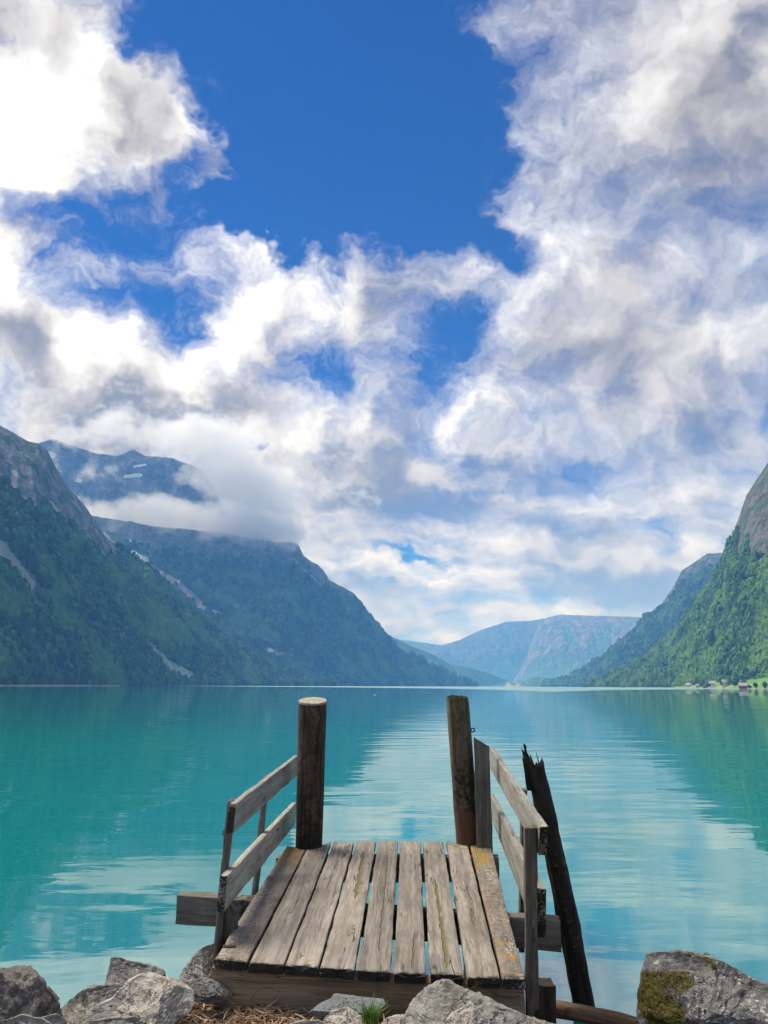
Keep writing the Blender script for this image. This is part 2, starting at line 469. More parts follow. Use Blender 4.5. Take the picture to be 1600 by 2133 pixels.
def rf_left(a, pix, v, slope, gul, iso):
    x, y = pix[..., 0], pix[..., 1]
    edge = np.interp(x, [-500, 0, 57, 122, 188, 260], [1060, 1012, 1056, 1092, 1142, 1190])
    a['rock'] = np.clip(sstep(26, -26, y - edge + iso * 22 + 6 * gul), 0, 1) * sstep(300, 190, x) * 0.95 + 0.62 * sstep(0.55, 1.25, gul + 0.8 * iso) * (v > 0.15)
    a['rock'] = np.clip(a['rock'] + 0.18 * sstep(0.75, 0.98, v) * (x < 400), 0, 1)
    a['grass'] = 0.75 * sstep(0.35, 0.9, iso - 0.3 * gul) + 0.55 * sstep(70, 15, seg_dist(pix, [(330, 1340), (420, 1370), (520, 1400)])) * sstep(-0.3, 0.5, iso)
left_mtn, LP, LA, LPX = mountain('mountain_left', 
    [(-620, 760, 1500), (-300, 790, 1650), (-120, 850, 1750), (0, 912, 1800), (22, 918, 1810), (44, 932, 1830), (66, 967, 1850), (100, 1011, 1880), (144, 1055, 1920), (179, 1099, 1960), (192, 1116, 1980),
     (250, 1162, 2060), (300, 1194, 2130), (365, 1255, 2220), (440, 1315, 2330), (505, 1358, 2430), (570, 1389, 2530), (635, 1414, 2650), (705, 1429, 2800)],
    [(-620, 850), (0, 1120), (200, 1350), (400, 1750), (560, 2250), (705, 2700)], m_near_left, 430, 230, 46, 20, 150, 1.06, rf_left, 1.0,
    lines=[('pale', 0.85, 13, [(0, 1138), (30, 1180), (61, 1217)]), ('rock', 1.0, 24, [(-30, 1110), (30, 1180), (70, 1230)]), ('pale', 1, 11, [(315, 1346), (322, 1360), (337, 1374)]), ('pale', 1.0, 14, [(346, 1388), (368, 1398), (394, 1413)]),
           ('rock', 1.0, 20, [(65, 1262), (85, 1268)]), ('rock', 1.0, 16, [(190, 1302), (245, 1318)]), ('pale', 0.8, 7, [(30, 985), (28, 1020), (55, 1050)]), ('pale', 0.8, 7, [(105, 1050), (130, 1085), (150, 1125)]),
           ('pale', 0.6, 4, [(70, 1080), (78, 1094)]), ('pale', 0.6, 5, [(0, 1412), (100, 1427)])],
    label='steep forested slope with grey rock above, nearest on the left shore')

def rf_mid(a, pix, v, slope, gul, iso):
    x, y = pix[..., 0], pix[..., 1]
    a['rock'] = np.clip(sstep(60, -70, y - (1175 + 30 * iso + 0.10 * (x - 300))) * 0.50 + 0.40 * sstep(0.3, 1.1, gul), 0, 1)
    a['grass'] = 1.0 * sstep(70, 10, seg_dist(pix, [(330, 1145), (370, 1180), (410, 1225)])) * sstep(-0.2, 0.5, gul) + 0.35 * sstep(0.2, 1.0, iso) + 0.5 * sstep(24, 5, seg_dist(pix, [(585, 1365), (660, 1395), (760, 1415)]))
mid_mtn, MP, MA, MPX = mountain('mountain_middle_left',
    [(-60, 1030, 3300), (150, 1070, 3450), (300, 1095, 3500), (450, 1110, 3600), (560, 1129, 3700), (600, 1128, 3720), (613, 1135, 3730), (624, 1157, 3740), (667, 1187, 3790), (683, 1210, 3810), (731, 1233, 3870), (759, 1265, 3910), (788, 1304, 3960),
     (806, 1335, 4000), (845, 1361, 4060), (898, 1386, 4140), (952, 1411, 4240), (992, 1427, 4400)],
    [(-60, 2500), (300, 2600), (600, 2900), (800, 3300), (992, 4250)], m_mid, 400, 180, 95, 36, 230, 1.1, rf_mid, 5.0,
    lines=[('pale', 1.0, 10, [(190, 1099), (236, 1140), (280, 1169), (315, 1186), (363, 1215), (402, 1247), (420, 1267)]), ('pale', 0.7, 7, [(420, 1267), (457, 1280)]), ('snow', 1.0, 7, [(279, 1153), (290, 1162), (306, 1167)]), ('snow', 0.7, 3, [(270, 1125), (278, 1142)]),
           ('pale', 1.0, 9, [(556, 1357), (586, 1367)]), ('pale', 0.5, 3, [(610, 1165), (690, 1240), (705, 1290)])],
    label='blue green mountain with a scree chute, under the low cloud')

def rf_peak(a, pix, v, slope, gul, iso):
    a['rock'] = np.clip(0.75 + 0.3 * gul, 0, 1); a['grass'] = 0.3 * sstep(0.0, 0.8, iso)
peak_mtn, _, _, _ = mountain('mountain_peak_left',
    [(-250, 820, 4300), (-60, 900, 4250), (20, 915, 4200), (55, 906, 4200), (100, 922, 4200), (150, 938, 4200), (200, 945, 4200), (235, 931, 4200), (262, 945, 4200), (320, 950, 4200), (385, 972, 4250), (410, 990, 4250), (440, 1050, 4300), (560, 1130, 4400), (660, 1200, 4500)],
    [(-250, 3750), (300, 3800), (660, 3900)], m_peak, 260, 130, 70, 40, 260, 0.9, rf_peak, 9.0,
    lines=[('snow', 1, 6, [(97, 945), (110, 949)]), ('snow', 1, 3.5, [(262, 992), (293, 990)]), ('snow', 0.9, 4, [(162, 1000), (168, 1001)]), ('snow', .8, 3, [(280, 972), (302, 968)])],
    label='bare rocky summit with snow patches rising through low cloud')

def rf_far(a, pix, v, slope, gul, iso):
    a['rock'] = np.clip(0.25 + 0.5 * sstep(0.0, 1.0, gul) * sstep(0.1, 0.5, v), 0, 1); a['grass'] = sstep(0.72, 0.92, v + 0.1 * iso)
spur, _, _, _ = mountain('mountain_spur', [(700, 1250, 5200), (760, 1285, 5300), (792, 1310, 5400), (816, 1326, 5500), (856, 1345, 5600), (898, 1361, 5750), (938, 1383, 5900), (980, 1391, 6000), (1023, 1404, 6200), (1059, 1418, 6400), (1080, 1427, 6500)],
    [(700, 4500), (900, 4900), (1080, 6400)], m_mid, 200, 80, 30, 18, 200, 1.1, lambda a, p, v, s, g_, i: a.update(grass=0.6 * sstep(0.1, 0.8, i)), 12.0, label='low wooded spur running down to the far lake end')
ridge, _, _, _ = mountain('mountain_ridge_far', [(700, 1318, 11180), (790, 1326, 11180), (827, 1331, 11180), (863, 1336, 11180), (923, 1344, 11180), (1000, 1352, 11180)],
    [(700, 10140), (1000, 10140)], m_far, 120, 40, 20, 10, 300, 1.0, rf_far, 14.0, back=300, label='most distant pale blue ridge in the valley gap')
blue_mtn, _, _, _ = mountain('mountain_far_blue', [(860, 1372, 10270), (923, 1344, 10270), (959, 1333, 10270), (1005, 1312, 10205), (1059, 1295, 10140), (1112, 1293, 10140), (1140, 1288, 10140), (1250, 1300, 10270)],
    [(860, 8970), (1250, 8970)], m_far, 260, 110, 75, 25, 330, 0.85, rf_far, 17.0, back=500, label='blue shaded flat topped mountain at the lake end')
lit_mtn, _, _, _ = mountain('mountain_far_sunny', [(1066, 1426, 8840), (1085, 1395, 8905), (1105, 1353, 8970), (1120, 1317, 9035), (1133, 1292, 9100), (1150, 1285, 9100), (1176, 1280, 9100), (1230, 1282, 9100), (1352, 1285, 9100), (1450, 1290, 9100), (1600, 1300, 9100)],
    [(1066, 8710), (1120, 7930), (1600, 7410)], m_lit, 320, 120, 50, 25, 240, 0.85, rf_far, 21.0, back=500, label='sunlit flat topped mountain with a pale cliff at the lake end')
def rf_rmid(a, pix, v, slope, gul, iso):
    a['rock'] = np.clip(0.10 + 0.45 * sstep(0.72, 0.9, v) + 0.35 * sstep(0.2, 1.0, gul), 0, 0.7); a['grass'] = 0.7 * sstep(0.78, 0.95, v) + 0.4 * sstep(0.2, 1.0, iso)
rmid_mtn, RMP, RMA, RMPX = mountain('mountain_middle_right', [(1130, 1428, 4700), (1187, 1410, 4600), (1215, 1396, 4550), (1260, 1366, 4500), (1300, 1333, 4450), (1352, 1286, 4400), (1394, 1255, 4350), (1420, 1222, 4300), (1442, 1187, 4270), (1469, 1171, 4250), (1499, 1152, 4200), (1547, 1148, 4200), (1650, 1125, 4200), (1800, 1110, 4200)],
    [(1130, 4500), (1250, 3900), (1500, 3200), (1800, 3000)], m_mid, 320, 150, 60, 30, 200, 1.05, rf_rmid, 25.0, label='hazy steep mountain with rounded shoulder on the right')
def rf_right(a, pix, v, slope, gul, iso):
    x, y = pix[..., 0], pix[..., 1]
    a['rock'] = np.clip(sstep(40, -25, y - (1150 + 24 * iso + 0.35 * (x - 1550))) * 0.9 * (x > 1500) + 0.5 * sstep(0.6, 1.3, gul + 0.8 * iso), 0, 1)
    a['grass'] = 0.6 * sstep(0.1, 0.9, iso) + 0.3 * sstep(60, 10, seg_dist(pix, [(1490, 1290), (1600, 1320)]))
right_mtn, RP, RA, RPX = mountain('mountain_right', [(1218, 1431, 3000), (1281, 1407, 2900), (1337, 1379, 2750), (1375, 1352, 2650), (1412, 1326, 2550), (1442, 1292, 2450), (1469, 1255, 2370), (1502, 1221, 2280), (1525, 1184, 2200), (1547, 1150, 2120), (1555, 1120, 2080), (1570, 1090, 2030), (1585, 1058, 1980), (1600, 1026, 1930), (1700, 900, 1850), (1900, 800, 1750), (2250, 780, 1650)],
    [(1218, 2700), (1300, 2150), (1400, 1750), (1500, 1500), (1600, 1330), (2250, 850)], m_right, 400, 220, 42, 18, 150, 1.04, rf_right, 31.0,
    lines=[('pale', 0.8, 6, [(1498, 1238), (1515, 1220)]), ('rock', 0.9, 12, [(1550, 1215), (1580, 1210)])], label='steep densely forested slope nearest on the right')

# ------------------------------------------------------------------ woods (far too many trees to count): crowns grown on the slopes
def crown_material(name, base, spread):
    m, g, b = new_mat(name, 0.9)
    b.inputs['Specular IOR Level'].default_value = 0.1
    rnd = g.node('ShaderNodeObjectInfo').outputs['Random']
    pos = g.node('ShaderNodeNewGeometry').outputs['Position']
    sun_patch = g.noise(pos, 0.009, 3, 0.6)
    c = g.mix(rnd, tuple(x * 0.42 for x in base), tuple(x * y * 1.1 for x, y in zip(base, spread)))
    c = g.mix(g.rng(rnd, 0.86, 0.92), c, tuple(x * y for x, y in zip(base, (2.0, 1.8, 1.5))))
    c = g.mix(g.rng(sun_patch, 0.47, 0.62), c, tuple(x * y for x, y in zip(base, (2.3, 1.95, 1.3))))  # sunlit patches painted into the crowns, brighter and yellower
    c = g.mix(g.rng(g.noise(pos, 0.35, 3, 0.6), 0.35, 0.7), g.mix(1.0, c, (0.6,) * 3, 'MULTIPLY'), c)
    g.l.new(c, b.inputs['Base Color'])
    return m
crown_tree = None
def crown_group():
    """node group: crown shapes set on the points of a mesh"""
    t = bpy.data.node_groups.new('crowns_on_points', 'GeometryNodeTree')
    t.interface.new_socket('Geometry', in_out='INPUT', socket_type='NodeSocketGeometry')
    t.interface.new_socket('Material', in_out='INPUT', socket_type='NodeSocketMaterial')
    t.interface.new_socket('Geometry', in_out='OUTPUT', socket_type='NodeSocketGeometry')
    n, l = t.nodes, t.links
    gi, go = n.new('NodeGroupInput'), n.new('NodeGroupOutput')
    join = n.new('GeometryNodeGeometryToInstance')
    for k, (sub, sc, amp) in enumerate(((2, (1, 1, 1.15), 0.55), (2, (0.9, 1.1, 1.3), 0.7), (2, (1.1, 0.95, 1.0), 0.6), (1, (0.66, 0.66, 1.7), 0.35))):
        ico = n.new('GeometryNodeMeshIcoSphere'); ico.inputs['Subdivisions'].default_value = sub + 1 if k < 3 else 2
        sp = n.new('GeometryNodeSetPosition'); nz = n.new('ShaderNodeTexNoise')
        nz.inputs['Scale'].default_value = 1.5; nz.inputs['Detail'].default_value = 2; 
        ps = n.new('GeometryNodeInputPosition'); off = n.new('ShaderNodeVectorMath'); off.operation = 'ADD'; off.inputs[1].default_value = (k * 7.3, 2.1 * k, 0)
        l.new(ps.outputs[0], off.inputs[0]); l.new(off.outputs[0], nz.inputs['Vector'])
        sb = n.new('ShaderNodeVectorMath'); sb.operation = 'SUBTRACT'; sb.inputs[1].default_value = (0.5, 0.5, 0.5); l.new(nz.outputs['Color'], sb.inputs[0])
        ml = n.new('ShaderNodeVectorMath'); ml.operation = 'SCALE'; ml.inputs['Scale'].default_value = amp * 2; l.new(sb.outputs[0], ml.inputs[0])
        l.new(ico.outputs[0], sp.inputs['Geometry']); l.new(ml.outputs[0], sp.inputs['Offset'])
        tr = n.new('GeometryNodeTransform'); tr.inputs['Scale'].default_value = sc; tr.inputs['Translation'].default_value = (0, 0, 0.55 if k < 3 else 0.9)
        l.new(sp.outputs[0], tr.inputs['Geometry']); l.new(tr.outputs[0], join.inputs[0])
    sm = n.new('GeometryNodeSetMaterial'); l.new(join.outputs[0], sm.inputs['Geometry']); l.new(gi.outputs['Material'], sm.inputs['Material'])
    iop = n.new('GeometryNodeInstanceOnPoints'); iop.inputs['Pick Instance'].default_value = True
    l.new(gi.outputs['Geometry'], iop.inputs['Points']); l.new(sm.outputs[0], iop.inputs['Instance'])
    def named(nm, typ):
        a = n.new('GeometryNodeInputNamedAttribute'); a.data_type = typ; a.inputs['Name'].default_value = nm; return a.outputs[0]
    l.new(named('pick', 'INT'), iop.inputs['Instance Index'])
    cmb = n.new('ShaderNodeCombineXYZ'); l.new(named('turn', 'FLOAT'), cmb.inputs['Z'])
    l.new(cmb.outputs[0], iop.inputs['Rotation'])
    l.new(named('size', 'FLOAT'), iop.inputs['Scale'])
    l.new(iop.outputs[0], go.inputs[0])
    return t
CROWNS = crown_group()

def forest(name, P, A, pix, n, size, mat, label, seed, conifer=0.12, vmin=0.012, vmax=1.0, xlim=(-120, 1720), keep=0.45):
    rs = np.random.RandomState(seed)
    nu, nv = P.shape[:2]
    e1 = P[1:, :-1] - P[:-1, :-1]; e2 = P[:-1, 1:] - P[:-1, :-1]
    area = np.linalg.norm(np.cross(e1, e2), axis=-1)
    wood = 1 - np.clip(np.maximum.reduce([A['rock'] * 0.95, A['grass'] * 0.65, A['pale'] * 1.3, A['snow']]), 0, 1)
    w = area * np.clip(wood[:-1, :-1] * 1.5 - keep * 0.5, 0, 1) ** 1.3
    vv = np.linspace(0, 1, nv)[None, :-1]
    w = w * (vv > vmin) * (vv < vmax)
    x = pix[:-1, :-1, 0]; w = w * (x > xlim[0]) * (x < xlim[1])
    w = w.ravel(); w /= w.sum()
    f = rs.choice(len(w), n, p=w); i, j = f // (nv - 1), f % (nv - 1)
    a, b_ = rs.rand(n, 1), rs.rand(n, 1)
    pts = (P[i, j] * (1 - a) + P[i + 1, j] * a) * (1 - b_) + (P[i, j + 1] * (1 - a) + P[i + 1, j + 1] * a) * b_
    clump = fbm(np.stack([pts[:, 0] / 60, pts[:, 1] / 60, pts[:, 2] / 60], -1), 3)
    size_a = size * np.exp(rs.normal(0, 0.28, n)) * (1 + 0.35 * clump)
    pts = pts[pts[:, 2] > -2.5] if False else pts
    pts[:, 2] = np.maximum(pts[:, 2], 0.6)
    me = bpy.data.meshes.new(name); me.vertices.add(n); me.vertices.foreach_set('co', pts.astype(np.float32).ravel())
    at = me.attributes.new('size', 'FLOAT', 'POINT'); at.data.foreach_set('value', np.clip(size_a, size * 0.4, size * 1.5).astype(np.float32))
    at = me.attributes.new('turn', 'FLOAT', 'POINT'); at.data.foreach_set('value', (rs.rand(n) * 6.283).astype(np.float32))
    pk = rs.randint(0, 3, n); pk[rs.rand(n) < conifer * (1 + 2.0 * np.clip(clump, -0.4, 1))] = 3
    at = me.attributes.new('pick', 'INT', 'POINT'); at.data.foreach_set('value', pk.astype(np.int32))
    o = link(bpy.data.objects.new(name, me))
    md = o.modifiers.new('crowns', 'NODES'); md.node_group = CROWNS
    md[[s.identifier for s in CROWNS.interface.items_tree if s.name == 'Material'][0]] = mat
    return tag(o, label, 'forest', None, 'stuff')
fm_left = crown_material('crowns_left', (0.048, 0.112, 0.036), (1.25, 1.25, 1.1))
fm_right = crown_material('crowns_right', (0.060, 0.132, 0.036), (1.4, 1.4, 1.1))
fm_mid = crown_material('crowns_middle', (0.046, 0.102, 0.044), (1.25, 1.25, 1.1))
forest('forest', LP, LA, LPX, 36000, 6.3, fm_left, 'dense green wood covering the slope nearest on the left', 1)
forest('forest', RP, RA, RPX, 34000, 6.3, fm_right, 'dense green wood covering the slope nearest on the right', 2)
forest('forest', MP, MA, MPX, 40000, 8.5, fm_mid, 'hazy wood on the mountain below the low cloud', 3, vmax=0.75)
forest('forest', RMP, RMA, RMPX, 26000, 9.0, fm_mid, 'hazy wood on the right mountain with the rounded shoulder', 4, vmax=0.85)

# ================================================================== lake
def water_mat():
    m, g, b = new_mat('glacial_water', 0.015)
    pos = g.node('ShaderNodeNewGeometry').outputs['Position']
    s = g.sep(pos)
    # milky green of glacial flour
    n0 = g.noise(pos, 0.01, 3, 0.5)
    g.l.new(g.mix(n0, WATER_A, WATER_B), b.inputs['Base Color'])
    b.inputs['IOR'].default_value = WATER_IOR
    b.inputs['Specular IOR Level'].default_value = 0.5
    # slow swell, ripples, and wind-ruffled water far out
    q1 = g.mapping(pos, rot=(0, 0, R(8)), scale=(0.30, 1.0, 1.0))
    q2 = g.mapping(pos, rot=(0, 0, R(-14)), scale=(0.45, 1.3, 1.0))
    h = g.math('MULTIPLY', g.noise(q1, 0.55, 2, 0.45, 0.4), 0.034)
    h = g.math('MULTIPLY_ADD', g.noise(q2, 1.7, 3, 0.5, 0.3), 0.0060, h)
    h = g.math('MULTIPLY_ADD', g.noise(q2, 7.0, 2, 0.5), 0.0005, h)
    calm = g.rng(g.noise(g.mapping(pos, scale=(0.4, 1.0, 1.0)), 0.05, 3, 0.5), 0.35, 0.65, 0.45, 1.0)
    h = g.math('MULTIPLY', h, calm)
    az = g.math('DIVIDE', s[0], g.math('MAXIMUM', s[1], 50.0))
    far = g.math('SUBTRACT', s[1], g.math('MULTIPLY_ADD', g.math('ABSOLUTE', g.math('SUBTRACT', az, 0.22)), 2300.0, 340.0))
    far = g.math('MULTIPLY_ADD', g.noise(g.mapping(pos, scale=(0.3, 1, 1)), 0.008, 3), 160.0, far)
    ruf = g.rng(far, RUF[0], RUF[1])
    g.l.new(g.math('MULTIPLY_ADD', ruf, 0.36, 0.012), b.inputs['Roughness'])
    g.l.new(g.bump(h, 1.0, 1.0), b.inputs['Normal'])
    return m
WATER_A, WATER_B = (0.0, 0.168, 0.162), (0.0, 0.196, 0.186)
WATER_IOR = 4.6
RUF = (20.0, 110.0)
xs = np.concatenate([-np.geomspace(9000, 8, 14), np.geomspace(8, 9000, 14)])
ys = np.concatenate([[-60, -20, 0], np.geomspace(3, 9000, 22)])
gx, gy = np.meshgrid(xs, ys, indexing='ij')
wv = np.stack([gx, gy, gx * 0], -1); ii = np.arange(wv.shape[0] * wv.shape[1]).reshape(wv.shape[:2])
lake = mesh_np('lake_water', wv, np.stack([ii[:-1, :-1], ii[1:, :-1], ii[1:, 1:], ii[:-1, 1:]], -1), water_mat())
tag(lake, 'turquoise glacial lake with soft ripples', kind='structure')
# lake floor and valley ground, one sheet to the horizon under everything
mg, gg, bb = new_mat('valley_ground'); bb.inputs['Base Color'].default_value = (0.06, 0.08, 0.05, 1)
ground = mesh_np('valley_ground', [(-14000, -3000, -12), (14000, -3000, -12), (14000, 14000, -12), (-14000, 14000, -12)], [(0, 1, 2, 3)], mg)
tag(ground, kind='structure')

# ================================================================== haze
def haze():
    m = bpy.data.materials.new('valley_haze'); m.use_nodes = True; m.node_tree.nodes.clear()
    g = NT(m.node_tree)
    pv = g.node('ShaderNodeVolumePrincipled')
    pv.inputs['Color'].default_value = HAZE_COLOR
    pv.inputs['Absorption Color'].default_value = (1, 1, 1, 1)
    pv.inputs['Density'].default_value = HAZE_DENSITY
    pv.inputs['Anisotropy'].default_value = 0.0
    o = g.node('ShaderNodeOutputMaterial'); g.l.new(pv.outputs[0], o.inputs['Volume'])
    x0, x1, y0, y1, z0, z1 = -14500, 14500, -3500, 14500, -13, 1500
    V = [(x, y, z) for x in (x0, x1) for y in (y0, y1) for z in (z0, z1)]
    ob = mesh_np('haze', V, [(0, 1, 3, 2), (4, 6, 7, 5), (0, 4, 5, 1), (2, 3, 7, 6), (0, 2, 6, 4), (1, 5, 7, 3)], m, smooth=False)
    tag(ob, 'thin blue haze filling the valley air', kind='stuff')
HAZE_COLOR = (0.13, 0.40, 1.0, 1.0)
HAZE_DENSITY = 1.3e-4
haze()

# ================================================================== wood
def oattr(g, name):
    return g.node('ShaderNodeAttribute', attribute_name=name, attribute_type='OBJECT').outputs['Fac']
def wood_mat(name, light, dark, rough=0.85, streak=1.0, contrast=1.0, crack=1.0):
    """weathered wood: grain runs along local Y; wear and darkening come from attributes on the mesh"""
    m, g, b = new_mat(name, rough)
    tc = g.node('ShaderNodeTexCoord').outputs['Object']
    rnd = g.node('ShaderNodeObjectInfo').outputs['Random']
    off = g.comb(g.math('MULTIPLY', rnd, 31.7), g.math('MULTIPLY', rnd, 57.1), g.math('MULTIPLY', rnd, 13.3))
    p = g.vmath('ADD', tc, off)
    wob = g.vmath('SCALE', g.vmath('SUBTRACT', g.noise(g.mapping(p, scale=(3, 1.6, 3)), 1.0, 3, 0.5, color=True), (0.5, 0.5, 0.5)), scale=0.075)
    pw = g.vmath('ADD', p, g.vmath('MULTIPLY', wob, (1, 0, 1)))
    fine = g.noise(g.mapping(pw, scale=(150, 4.0, 150)), 1.0, 4, 0.6)
    band = g.noise(g.mapping(pw, scale=(34, 0.8, 34)), 1.0, 3, 0.6)
    crk = g.noise(g.mapping(pw, scale=(46, 1.1, 46)), 1.0, 2, 0.4)
    line = g.rng(g.math('ABSOLUTE', g.math('SUBTRACT', crk, 0.5)), 0.003, 0.022, 1.0, 0.0)
    line = g.math('MULTIPLY', line, g.rng(g.noise(g.mapping(p, scale=(12, 2.2, 12)), 1.0, 3, 0.5), 0.50, 0.64))
    blot = g.noise(g.mapping(p, scale=(6, 2.2, 6)), 1.0, 5, 0.62)
    col = g.mix(g.rng(band, 0.32, 0.68), dark, light)
    col = g.mix(g.math('MULTIPLY', g.rng(fine, 0.62, 0.36), 0.42 * streak), col, tuple(c * 0.42 for c in dark))
    col = g.mix(g.math('MULTIPLY', g.rng(blot, 0.48, 0.72), 0.55 * contrast), col, tuple(c * 0.55 for c in dark))
    col = g.mix(g.math('MULTIPLY', g.rng(blot, 0.50, 0.26), 0.40 * contrast), col, tuple(min(0.6, c * 1.35) for c in light))
    tone = g.math('MULTIPLY_ADD', rnd, 0.34, 0.82)
    col = g.mix(1.0, col, g.comb(tone, g.math('MULTIPLY', tone, 0.99), g.math('MULTIPLY', tone, 0.975)), 'MULTIPLY')
    col = g.mix(g.math('MULTIPLY', line, 0.85 * crack), col, (0.018, 0.015, 0.012))
    # one long split that some boards have
    s = g.sep(tc)
    cx_, ck, y0, y1, cm, cw = (oattr(g, k) for k in ('split_x', 'split_slope', 'split_start', 'split_end', 'split_moss', 'split_width'))
    path = g.math('ADD', g.math('MULTIPLY_ADD', s[1], ck, cx_), g.math('MULTIPLY_ADD', g.noise(g.mapping(tc, scale=(0.0, 6.0, 0.0)), 1.0, 3, 0.6), 0.030, -0.015))
    ds = g.math('ABSOLUTE', g.math('SUBTRACT', s[0], path))
    mid = g.math('MULTIPLY', g.rng(s[1], y0, g.math('ADD', y0, 0.18)), g.rng(s[1], g.math('SUBTRACT', y1, 0.18), y1, 1.0, 0.0))
    wdt = g.math('MULTIPLY', g.math('MULTIPLY', mid, cw), g.math('MULTIPLY_ADD', g.noise(g.mapping(tc, scale=(20, 9.0, 0.0)), 1.0, 3, 0.6), 2.4, -0.55))
    split = g.rng(g.math('SUBTRACT', ds, wdt), -0.002, 0.003, 1.0, 0.0)
    split = g.math('MULTIPLY', split, g.rng(wdt, 0.0005, 0.002))
    mossy = g.math('MULTIPLY', cm, g.rng(g.noise(p, 14, 3), 0.40, 0.52))
    col = g.mix(split, col, g.mix(mossy, g.mix(g.noise(g.mapping(p, scale=(90, 10, 90)), 1.0, 3), (0.03, 0.022, 0.016), (0.26, 0.20, 0.13)), (0.13, 0.14, 0.022)))
    # growth and darkening held by the mesh
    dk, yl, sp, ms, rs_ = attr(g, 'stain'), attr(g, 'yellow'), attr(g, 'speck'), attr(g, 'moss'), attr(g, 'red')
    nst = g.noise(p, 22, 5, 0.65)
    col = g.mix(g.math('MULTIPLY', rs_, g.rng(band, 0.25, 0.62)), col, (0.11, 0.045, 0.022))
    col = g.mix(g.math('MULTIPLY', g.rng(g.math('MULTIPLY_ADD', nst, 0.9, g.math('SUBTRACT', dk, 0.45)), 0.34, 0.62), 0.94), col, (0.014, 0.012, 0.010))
    ny = g.math('MULTIPLY_ADD', g.noise(p, 8, 3, 0.6), 0.6, g.math('MULTIPLY', g.noise(p, 38, 5, 0.75), 0.5))
    col = g.mix(g.math('MULTIPLY', g.rng(g.math('ADD', yl, g.math('MULTIPLY_ADD', ny, 4.2, -2.31)), 0.44, 0.80), 0.8), col, g.mix(g.noise(p, 85, 3), (0.17, 0.11, 0.018), (0.42, 0.26, 0.03)))
    col = g.mix(g.math('MULTIPLY', g.rng(g.math('ADD', ms, g.math('MULTIPLY_ADD', nst, 1.3, -0.65)), 0.40, 0.68), 0.8), col, (0.050, 0.060, 0.016))
    sp = g.math('MULTIPLY', sp, g.rng(g.noise(g.mapping(p, scale=(7, 4, 7)), 1.0, 4, 0.6), 0.36, 0.66, 0.35, 1.1))
    spn = g.noise(g.mapping(p, scale=(85, 36, 85)), 1.0, 5, 0.75)
    col = g.mix(g.math('MULTIPLY', g.rng(g.math('MULTIPLY_ADD', sp, 0.27, spn), 0.71, 0.80), 0.75), col, (0.46, 0.45, 0.42))
    col = g.mix(g.math('MULTIPLY', g.rng(g.math('MULTIPLY_ADD', sp, 0.22, g.noise(p, 38, 5, 0.7)), 0.64, 0.76), 0.6), col, (0.05, 0.044, 0.038))
    g.l.new(col, b.inputs['Base Color'])
    h = g.math('MULTIPLY', fine, 0.0016 * streak)
    h = g.math('MULTIPLY_ADD', band, 0.0022, h)
    h = g.math('MULTIPLY_ADD', line, -0.005, h)
    h = g.math('MULTIPLY_ADD', split, -0.010, h)
    h = g.math('MULTIPLY_ADD', g.math('MULTIPLY', spn, sp), 0.004, h)
    g.l.new(g.bump(h, 0.9, 1.0), b.inputs['Normal'])
    return m
W_DECK = wood_mat('weathered_plank', (0.330, 0.302, 0.268), (0.190, 0.170, 0.146), crack=1.1)
W_RAIL = wood_mat('silvered_rail', (0.400, 0.385, 0.355), (0.250, 0.240, 0.215), contrast=0.8)
W_POST = wood_mat('grey_post', (0.200, 0.185, 0.160), (0.120, 0.108, 0.092))
W_BEAM = wood_mat('brown_beam', (0.36, 0.275, 0.185), (0.215, 0.16, 0.105))
W_TAR = wood_mat('tarred_pole', (0.120, 0.078, 0.055), (0.020, 0.014, 0.012), streak=1.4, contrast=1.5)
W_POLE = wood_mat('brown_pole', (0.190, 0.140, 0.098), (0.095, 0.066, 0.046), streak=1.3)
W_ROT = wood_mat('black_rotten_wood', (0.055, 0.040, 0.030), (0.016, 0.013, 0.011), streak=1.5)
W_CUT = wood_mat('pale_cut_wood', (0.50, 0.46, 0.38), (0.34, 0.30, 0.24))

